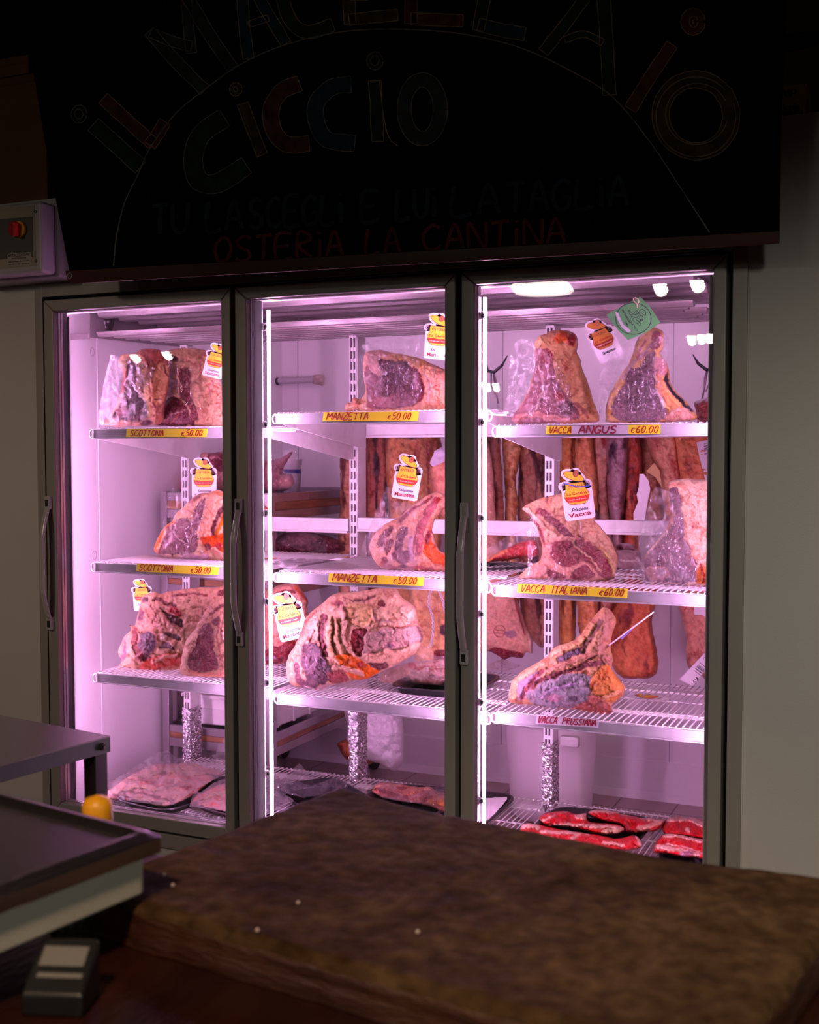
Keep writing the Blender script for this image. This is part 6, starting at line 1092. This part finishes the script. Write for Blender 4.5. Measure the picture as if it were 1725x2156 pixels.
m = MB(); typeset(m, 'ATTREZZATURE', (17, 541), -4, 7.5, pb, .0026, width=46); typeset(m, 'RISTORAZIONE', (25, 546), -4, 4, pb, .0026, width=30); typeset(m, 'Assistenza & Vendita', (18, 552.5), -4, 4, pb, .0026, width=44); typeset(m, '080 53 14 122  338 56 22', (18, 558.5), -4, 3, pb, .0026, width=44); m.build('printing', TM['k'], s_)
m = MB()
for (u, v) in ((74, 445), (75, 549)): c_ = onY(u, v, -.167); m.tube([(c_[0] + .004 * cos(t_), -.1665, c_[2] + .004 * sin(t_)) for t_ in np.linspace(0, 2 * pi, 12, endpoint=False)], .0012, 5, True)
m.build('screw', mat('dark_screw', (.05, .045, .04), .4), sb)
CB = mat('brown_cardboard', (.30, .12, .04), .75, var=.25, vscale=5)
def carton(label, x0, x1, y0, y1, z0, z1, m=CB):
    t = thing('cardboard_box', label, 'box', (x0, y0, z0)); MB().box(x0, x1, y0, y1, z0, z1).build('carton', m, t, bev=.004); MB().box(x0 - .001, x1 + .001, (y0 + y1) / 2 - .025, (y0 + y1) / 2 + .025, z1 - .001, z1 + .001).box(x0, x1, y0 - .001, y0, z1 - .03, z1 - .026).build('tape', mat('brown_tape', (.2, .08, .03), .3), t); return t
za_ = float(onY(60, 325, .25)[2]); xa_ = float(onY(96, 200, .25)[0]); xb_ = float(onY(58, 60, .25)[0]); zc_ = float(onY(60, 155, .25)[2])
T0 = TOPZ + .02
carton('brown cardboard box on top of the cold room left of the sign board', -.75, xa_, .25, .6, T0, zc_)
carton('upper brown cardboard box stacked at the top left corner', -.80, xb_, .25, .6, zc_ + .002, 2.95)
# yellow carton right
xr_ = float(onY(1698, 200, .02)[0]); zy = float(onY(1690, 176, .02)[2]); t = thing('yellow_carton', 'small yellow carton on top of the wall right of the sign board', 'box', (xr_ - .15, .02, T0))
MB().box(xr_ - .16, xr_, .02, .16, T0, zy).build('carton', mat('yellow_carton', (.90, .66, .04), .45), t, bev=.001)
pc = projY(.0195); m = MB(); typeset(m, 'MO', (1651, 200), -6, 15, pc, .0006, width=28); typeset(m, 'AX', (1652, 206), -6, 10, pc, .0006, width=18); typeset(m, 'icola', (1651, 233), -5, 20, pc, .0006, width=34); m.build('dark_lettering', mat('maroon_print', (.08, .01, .01), .5), t)
m = MB(); poly(m, [(1650, 235), (1669, 234), (1669, 256), (1650, 258)], pc, .0005); m.build('blue_print', mat('navy_print', (.01, .015, .04), .5), t)
m = MB(); poly(m, [(1671, 233), (1691, 231), (1691, 251), (1671, 253)], pc, .0005); m.build('red_print', mat('red_box_print', (.20, .01, .01), .5), t)
m = MB(); typeset(m, '300', (1673, 243), -6, 12, pc, .001, width=16); m.build('number_print', mat('orange_number', (.5, .12, .03), .5), t)
m = MB(); Ys = [.03, .14]; m.add([(xr_ + .0012, .04, T0 + .01), (xr_ + .0012, .10, T0 + .01), (xr_ + .0012, .08, zy - .02), (xr_ + .0012, .035, zy - .02)], [(0, 1, 2, 3)]); m.build('side_print', mat('pale_box_print', (.8, .7, .6), .5), t)
c_ = onY(1690, 86, 2.55); o = MB().lathe([(0, 0), (.12, 0), (.13, .02), (.0, .03)], (0, 0, 0), 30); o.v = [(c_[0] - .06 + a, c_[1] + b_ * .25, c_[2] + z_ + b_ * .25) for a, b_, z_ in o.v]
tag(o.build('wall_disc', BLACK, loc=tuple(c_), smooth=True), 'dark oval disc on the brown wall above the yellow carton', 'wall disc')

# ================================================================ counter, block, scale and the steel stand in front
ZT = 1.02; ZC = .972
A_ = onZ(715, 1650, ZT); B_ = onZ(150, 1868, ZT); C_ = np.array([2.657, -1.723, ZT]); D_ = np.array([2.569, -2.203, ZT]); A_ = np.asarray(A_); B_ = np.asarray(B_)
def blockmat():
    m, N, L, B = nt('worn_block'); B.inputs['Specular IOR Level'].default_value = .03; tc = N.new('ShaderNodeTexCoord'); n = N.new('ShaderNodeTexNoise'); n.inputs['Scale'].default_value = 7; n.inputs['Detail'].default_value = 9; n.inputs['Roughness'].default_value = .68; n.inputs['Distortion'].default_value = .6
    n2 = N.new('ShaderNodeTexNoise'); n2.inputs['Scale'].default_value = 45; n2.inputs['Detail'].default_value = 5
    for x in (n, n2): L.new(tc.outputs['Object'], x.inputs['Vector'])
    r = N.new('ShaderNodeValToRGB'); e = r.color_ramp.elements; e[0].position = .3; e[0].color = (.024, .011, .004, 1); e[1].position = .78; e[1].color = (.108, .062, .030, 1); k = e.new(.5); k.color = (.056, .031, .014, 1)
    L.new(n.outputs['Fac'], r.inputs[0]); hs = N.new('ShaderNodeHueSaturation'); L.new(r.outputs[0], hs.inputs['Color']); mr = N.new('ShaderNodeMapRange'); mr.inputs[1].default_value = .35; mr.inputs[2].default_value = .7; mr.inputs[3].default_value = .6; mr.inputs[4].default_value = 1.3; L.new(n2.outputs['Fac'], mr.inputs[0]); L.new(mr.outputs[0], hs.inputs['Value'])
    L.new(hs.outputs[0], B.inputs['Base Color']); B.inputs['Roughness'].default_value = .7
    bp = N.new('ShaderNodeBump'); bp.inputs['Strength'].default_value = .7; bp.inputs['Distance'].default_value = .004; L.new(n2.outputs['Fac'], bp.inputs['Height']); L.new(bp.outputs[0], B.inputs['Normal'])
    return m
nu, nv = 110, 74; uu, vv = np.meshgrid(np.linspace(0, 1, nu), np.linspace(0, 1, nv)); P = (A_ * (1 - uu[..., None]) + C_ * uu[..., None]) * (1 - vv[..., None]) + (B_ * (1 - uu[..., None]) + D_ * uu[..., None]) * vv[..., None]
P[..., 1] -= .042 * 4 * uu * (1 - uu) * (1 - vv) ** 2   # far edge worn hollow
X_, Y_ = P[..., 0], P[..., 1]; ed = np.minimum(np.minimum(uu, 1 - uu) * .72, np.minimum(vv, 1 - vv) * .48)
P[..., 2] = ZT + .0035 * fbm(X_ * 9, Y_ * 9, 7) + .0015 * fbm(X_ * 40, Y_ * 40, 8) - .010 * np.clip(1 - ed / .012, 0, 1) ** 2
jx = .004 * fbm(X_ * 25, Y_ * 25, 9) * (ed < 1e-6); jy = .004 * fbm(X_ * 25 + 9, Y_ * 25, 10) * (ed < 1e-6); P[..., 0] += jx; P[..., 1] += jy
V = P.reshape(-1, 3); I = np.arange(nu * nv).reshape(nv, nu); Fc = [tuple(x) for x in np.stack([I[:-1, :-1], I[1:, :-1], I[1:, 1:], I[:-1, 1:]], -1).reshape(-1, 4)]
ringi = list(I[0, :]) + list(I[1:, -1]) + list(I[-1, -2::-1]) + list(I[-2:0:-1, 0]); V = list(map(tuple, V)); n0 = len(V)
for lv in range(1, 7):
    for i in ringi: x, y, z = V[i]; V.append((x + .004 * fbm(np.array(x * 20.), np.array(lv * 2.), 3), y + .004 * fbm(np.array(y * 20.), np.array(lv * 2.), 4), ZT - .01 - (ZT - .01 - ZC - .001) * lv / 6))
nr = len(ringi)
for lv in range(6):
    for j in range(nr):
        a = ringi[j] if lv == 0 else n0 + (lv - 1) * nr + j; b = ringi[(j + 1) % nr] if lv == 0 else n0 + (lv - 1) * nr + (j + 1) % nr; c2 = n0 + lv * nr + (j + 1) % nr; d2 = n0 + lv * nr + j; Fc.append((a, b, c2, d2))
_bb = link('butcher_block', V, Fc, [blockmat(), mat('block_side', (.034, .010, .006), .45, var=.6, vscale=9, vcol=(.065, .022, .009), stretch=(1, 1, 6), bump=.4, bscale=60)], None, True, (2.25, -1.9, ZC))
_bb.data.polygons.foreach_set('material_index', [1 if i >= (nu - 1) * (nv - 1) else 0 for i in range(len(Fc))])
tag(_bb, 'thick worn dark brown butcher block in the foreground', 'butcher block')
# crumbs
rg = random.Random(3); 
for k, (u, v) in enumerate(((346, 1841), (364, 1863), (628, 1900), (542, 1958), (880, 1962))):
    c_ = onZ(u, v, ZT + .003); r_ = rg.uniform(.0016, .0028); o = MB().lathe([(0, -r_), (r_ * .9, -r_ * .4), (r_ * .8, r_ * .5), (0, r_)], tuple(c_), 7).build('crumb', mat('pale_crumb', (.55, .45, .40), .7), loc=tuple(c_), smooth=True)
    tag(o, 'tiny pale crumb lying on the butcher block', 'crumb', 'crumbs on the butcher block')
ct_ = MB().box(.75, 2.72, -2.9, -1.86, ZC - .05, ZC); tb = thing('work_counter', 'dark reddish worn wooden counter under the block and scale', 'counter', (.75, -2.9, 0))
CW = mat('red_brown_wood', (.013, .003, .003), .24, var=.6, vscale=3.2, vcol=(.030, .008, .004), bump=.15, bscale=30, stretch=(4, 1, 1))
ct_.build('worktop', CW, tb, bev=.004); MB().box(.78, 2.68, -2.85, -1.90, .08, ZC - .05).build('base', CW, tb); MB().box(.82, 2.64, -2.8, -1.94, 0, .08).build('plinth', BLACK, tb)
# scale
cr = onZ(340, 1748, 1.096); ang = rad(-10); Rz = lambda x, y, z: (cr[0] + x * cos(ang) - y * sin(ang), cr[1] + x * sin(ang) + y * cos(ang), z)
sc = thing('platform_scale', 'platform scale with dished steel platter and white body in the left foreground', 'scale', (cr[0] - .2, cr[1] - .2, ZC))
def rrect(mb, x0, x1, y0, y1, z0, z1, r=.02, n=6):
    pts = []
    for (cx, cyy, a0) in ((x1 - r, y1 - r, 0), (x0 + r, y1 - r, pi / 2), (x0 + r, y0 + r, pi), (x1 - r, y0 + r, 1.5 * pi)):
        for k in range(n + 1): a = a0 + pi / 2 * k / n; pts.append(Rz(cx + r * cos(a), cyy + r * sin(a), z0))
    return mb.prism(pts, (0, 0, z1 - z0))
PW, PD = .40, .44
rrect(MB(), -PW + .03, -.009, -PD + .03, -.012, 1.030, 1.076, .012).build('body', mat('off_white_body', (.46, .44, .38), .35), sc, bev=.003)
SS = mat('polished_steel', (.55, .50, .52), .30, 1.0, bump=.04, bscale=200)
# platter: dished sheet with rolled rim
nx_, ny_ = 46, 50; gx, gy = np.meshgrid(np.linspace(-PW, 0, nx_), np.linspace(-PD, 0, ny_)); e = np.minimum(np.minimum(gx + PW, -gx), np.minimum(gy + PD, -gy))
zz = 1.096 - .010 * np.clip((e - .018) / .012, 0, 1) - .006 * np.clip(1 - e / .006, 0, 1) ** 2
arc = np.hypot(gx + .33, gy + .42); zz = zz - .003 * np.exp(-((arc - .395) / .006) ** 2)
V = [Rz(a, b, c3) for a, b, c3 in zip(gx.ravel(), gy.ravel(), zz.ravel())]; I = np.arange(nx_ * ny_).reshape(ny_, nx_)
Fc = [tuple(x) for x in np.stack([I[:-1, :-1], I[:-1, 1:], I[1:, 1:], I[1:, :-1]], -1).reshape(-1, 4)]
pl = link('platter', V, Fc, SS, sc, True); 
mb = MB(); mb.prism([Rz(0, -PD, 1.0895), Rz(0, 0, 1.0895), Rz(-PW, 0, 1.0895), Rz(-PW, -PD, 1.0895)], (0, 0, -.018)).build('platter_skirt', SS, sc, bev=.002)
for (x, y) in ((-.055, -.085), (-PW + .06, -.085), (-.05, -PD + .07), (-PW + .06, -PD + .07)):
    b = Rz(x, y, ZC); MB().lathe([(.020, 0), (.022, .008), (.016, .012), (.015, .03), (.021, .034), (.021, .060)], b, 20).build('foot', BLKP, sc, smooth=True)
# yellow-capped bottle behind the scale
bt = onZ(205, 1673, ZC + .113); t = thing('yellow_capped_bottle', 'bottle with round yellow cap poking up behind the scale platter', 'bottle', (bt[0], bt[1], ZC))
MB().lathe([(.018, 0), (.02, .01), (.02, .05), (.012, .075)], (bt[0], bt[1], ZC), 20).build('bottle', mat('clear_brown', (.1, .05, .02), .2), t, smooth=True)
MB().lathe([(.017, .075), (.0185, .080), (.0185, .100), (.015, .108), (0, .113)], (bt[0], bt[1], ZC), 24).build('cap', mat('yellow_cap', (.85, .38, .01), .4), t, smooth=True)
# small black device
dv = onZ(150, 1972, ZC + .055); t = thing('label_reader', 'small black device with a grey window and strip in front of the scale', 'electronic device', (dv[0], dv[1], ZC)); an = rad(20)
def Rd(x, y, z): return (dv[0] + x * cos(an) - y * sin(an), dv[1] + x * sin(an) + y * cos(an), z)
mb = MB(); mb.prism([Rd(-.030, .0, ZC), Rd(-.030, -.055, ZC), Rd(-.030, -.055, ZC + .022), Rd(-.030, 0, ZC + .055)], np.array(Rd(.060, 0, 0)) - np.array(Rd(0, 0, 0))).build('casing', BLKP, t, bev=.004)
f = lambda x, s, l=.0008: np.array(Rd(x, -.055 * s - l * .5, ZC + .055 - .033 * s + l))
for (s0, s1, x0, x1, mm, nm) in ((.18, .52, -.022, .022, mat('grey_window', (.17, .16, .155), .3), 'window'), (.64, .72, -.020, .024, mat('grey_window', (.17, .16, .155), .3), 'strip')):
    MB().add([f(x0, s0), f(x1, s0), f(x1, s1), f(x0, s1)], [(0, 3, 2, 1)]).build(nm, mm, t)
# steel stand
cn = onZ(232, 1549, .92); cl = onZ(0, 1611, .92); cb_ = onZ(0, 1508, .92); e1 = cl - cn; e1 /= np.linalg.norm(e1); e2 = cb_ - cn; e2 = e2 - e1 * e1.dot(e2); e2 /= np.linalg.norm(e2)
st = thing('steel_stand', 'small steel side table with bolted corner behind the scale', 'table', tuple(cn * np.array([1, 1, 0])))
G = lambda a, b, z: np.array([cn[0] + e1[0] * a + e2[0] * b, cn[1] + e1[1] * a + e2[1] * b, z])
MB().prism([G(0, 0, .92), G(.6, 0, .92), G(.6, .45, .92), G(0, .45, .92)], (0, 0, -.003)).build('top', SS, st)
rl = MB()
for (a0_, a1_, b0_, b1_) in ((0, .6, 0, .003), (0, .6, .447, .45), (0, .003, 0, .45), (.597, .6, 0, .45)): rl.prism([G(a0_, b0_, .9165), G(a1_, b0_, .9165), G(a1_, b1_, .9165), G(a0_, b1_, .9165)], (0, 0, -.030))
rl.build('apron', mat('greenish_steel', (.22, .25, .24), .4, .6), st)
for (a, b) in ((.004, .004), (.562, .004), (.004, .412), (.562, .412)): MB().prism([G(a, b, 0), G(a + .034, b, 0), G(a + .034, b + .034, 0), G(a, b + .034, 0)], (0, 0, .916)).build('leg', mat('dark_steel', (.12, .11, .11), .4, .6), st, bev=.002)
bo = G(.022, -.001, .902); MB().tube([bo, bo - e2 * .006], .008, 14).tube([bo - e2 * .006, bo - e2 * .009], .005, 10).build('bolt', mat('dark_steel_b', (.2, .19, .18), .35, .8), st)

# ================================================================ shop lamps (seen as reflections in the door glass)
structure(MB().box(-9.5, 8, -17, 2.7, 3.9, 4.0).build('ceiling_shop', mat('dark_ceiling', (.05, .04, .035), .8)))
def lampglow(s): return mat('lamp_glow_%d' % s, (1, 1, 1), .4, emis=(1.0, .93, .80), estr=float(s))
LG = lampglow(26); LB = lampglow(70)
def pendant(u, v, dz, kind, label, off=(0, 0)):
    d = rays(u, v); tt = -CAM[1] / d[1]; p = CAM + d * tt; r = d * np.array([1, -1, 1]); p = p + r * ((CAM[2] + dz - p[2]) / r[2]); p = p + np.array([off[0], off[1], 0])
    t = thing('pendant_lamp', label, 'lamp', tuple(p)); MB().tube([(p[0], p[1], p[2] + .12), (p[0], p[1], 3.9)], .003, 6).build('cable', BLACK, t)
    if kind == 'disc':
        MB().lathe([(0, .02), (.20, .02), (.22, .0), (.20, -.012), (.0, -.02)], tuple(p), 36).build('diffuser', LG, t, smooth=True); MB().lathe([(.23, .02), (.12, .08), (0, .12)], tuple(p), 36).build('shade', WHITE, t, smooth=True)
    else:
        MB().lathe([(0, -.05), (.035, -.035), (.05, 0), (.035, .035), (0, .05)], tuple(p), 20).build('bulb', LB, t, smooth=True); MB().lathe([(.07, .0), (.04, .10), (.0, .12)], tuple(p), 24).build('shade', mat('lamp_shade_black', (.02, .02, .02), .5), t, smooth=True)
pendant(1140, 604, 1.2, 'disc', 'wide white pendant lamp hanging in the shop behind the viewer')
for k, (u, v, dz) in enumerate(((1390, 600, 1.2), (1468, 592, 1.2), (283, 748, 1.2), (350, 742, 1.25), (1456, 708, 1.3), (1476, 706, 1.32), (1494, 704, 1.34), (1012, 806, 1.0), (1026, 808, 1.0), (1044, 808, 1.0), (925, 732, 1.2), (940, 730, 1.2))):
    pendant(u, v, dz, 'bulb', 'small shaded bulb lamp hanging in the dark shop behind the viewer')
for o in S.objects:
    if o.name.startswith('pendant_lamp') and 'small shaded' in o.get('label', ''): o['group'] = 'shaded bulb lamps in the shop'
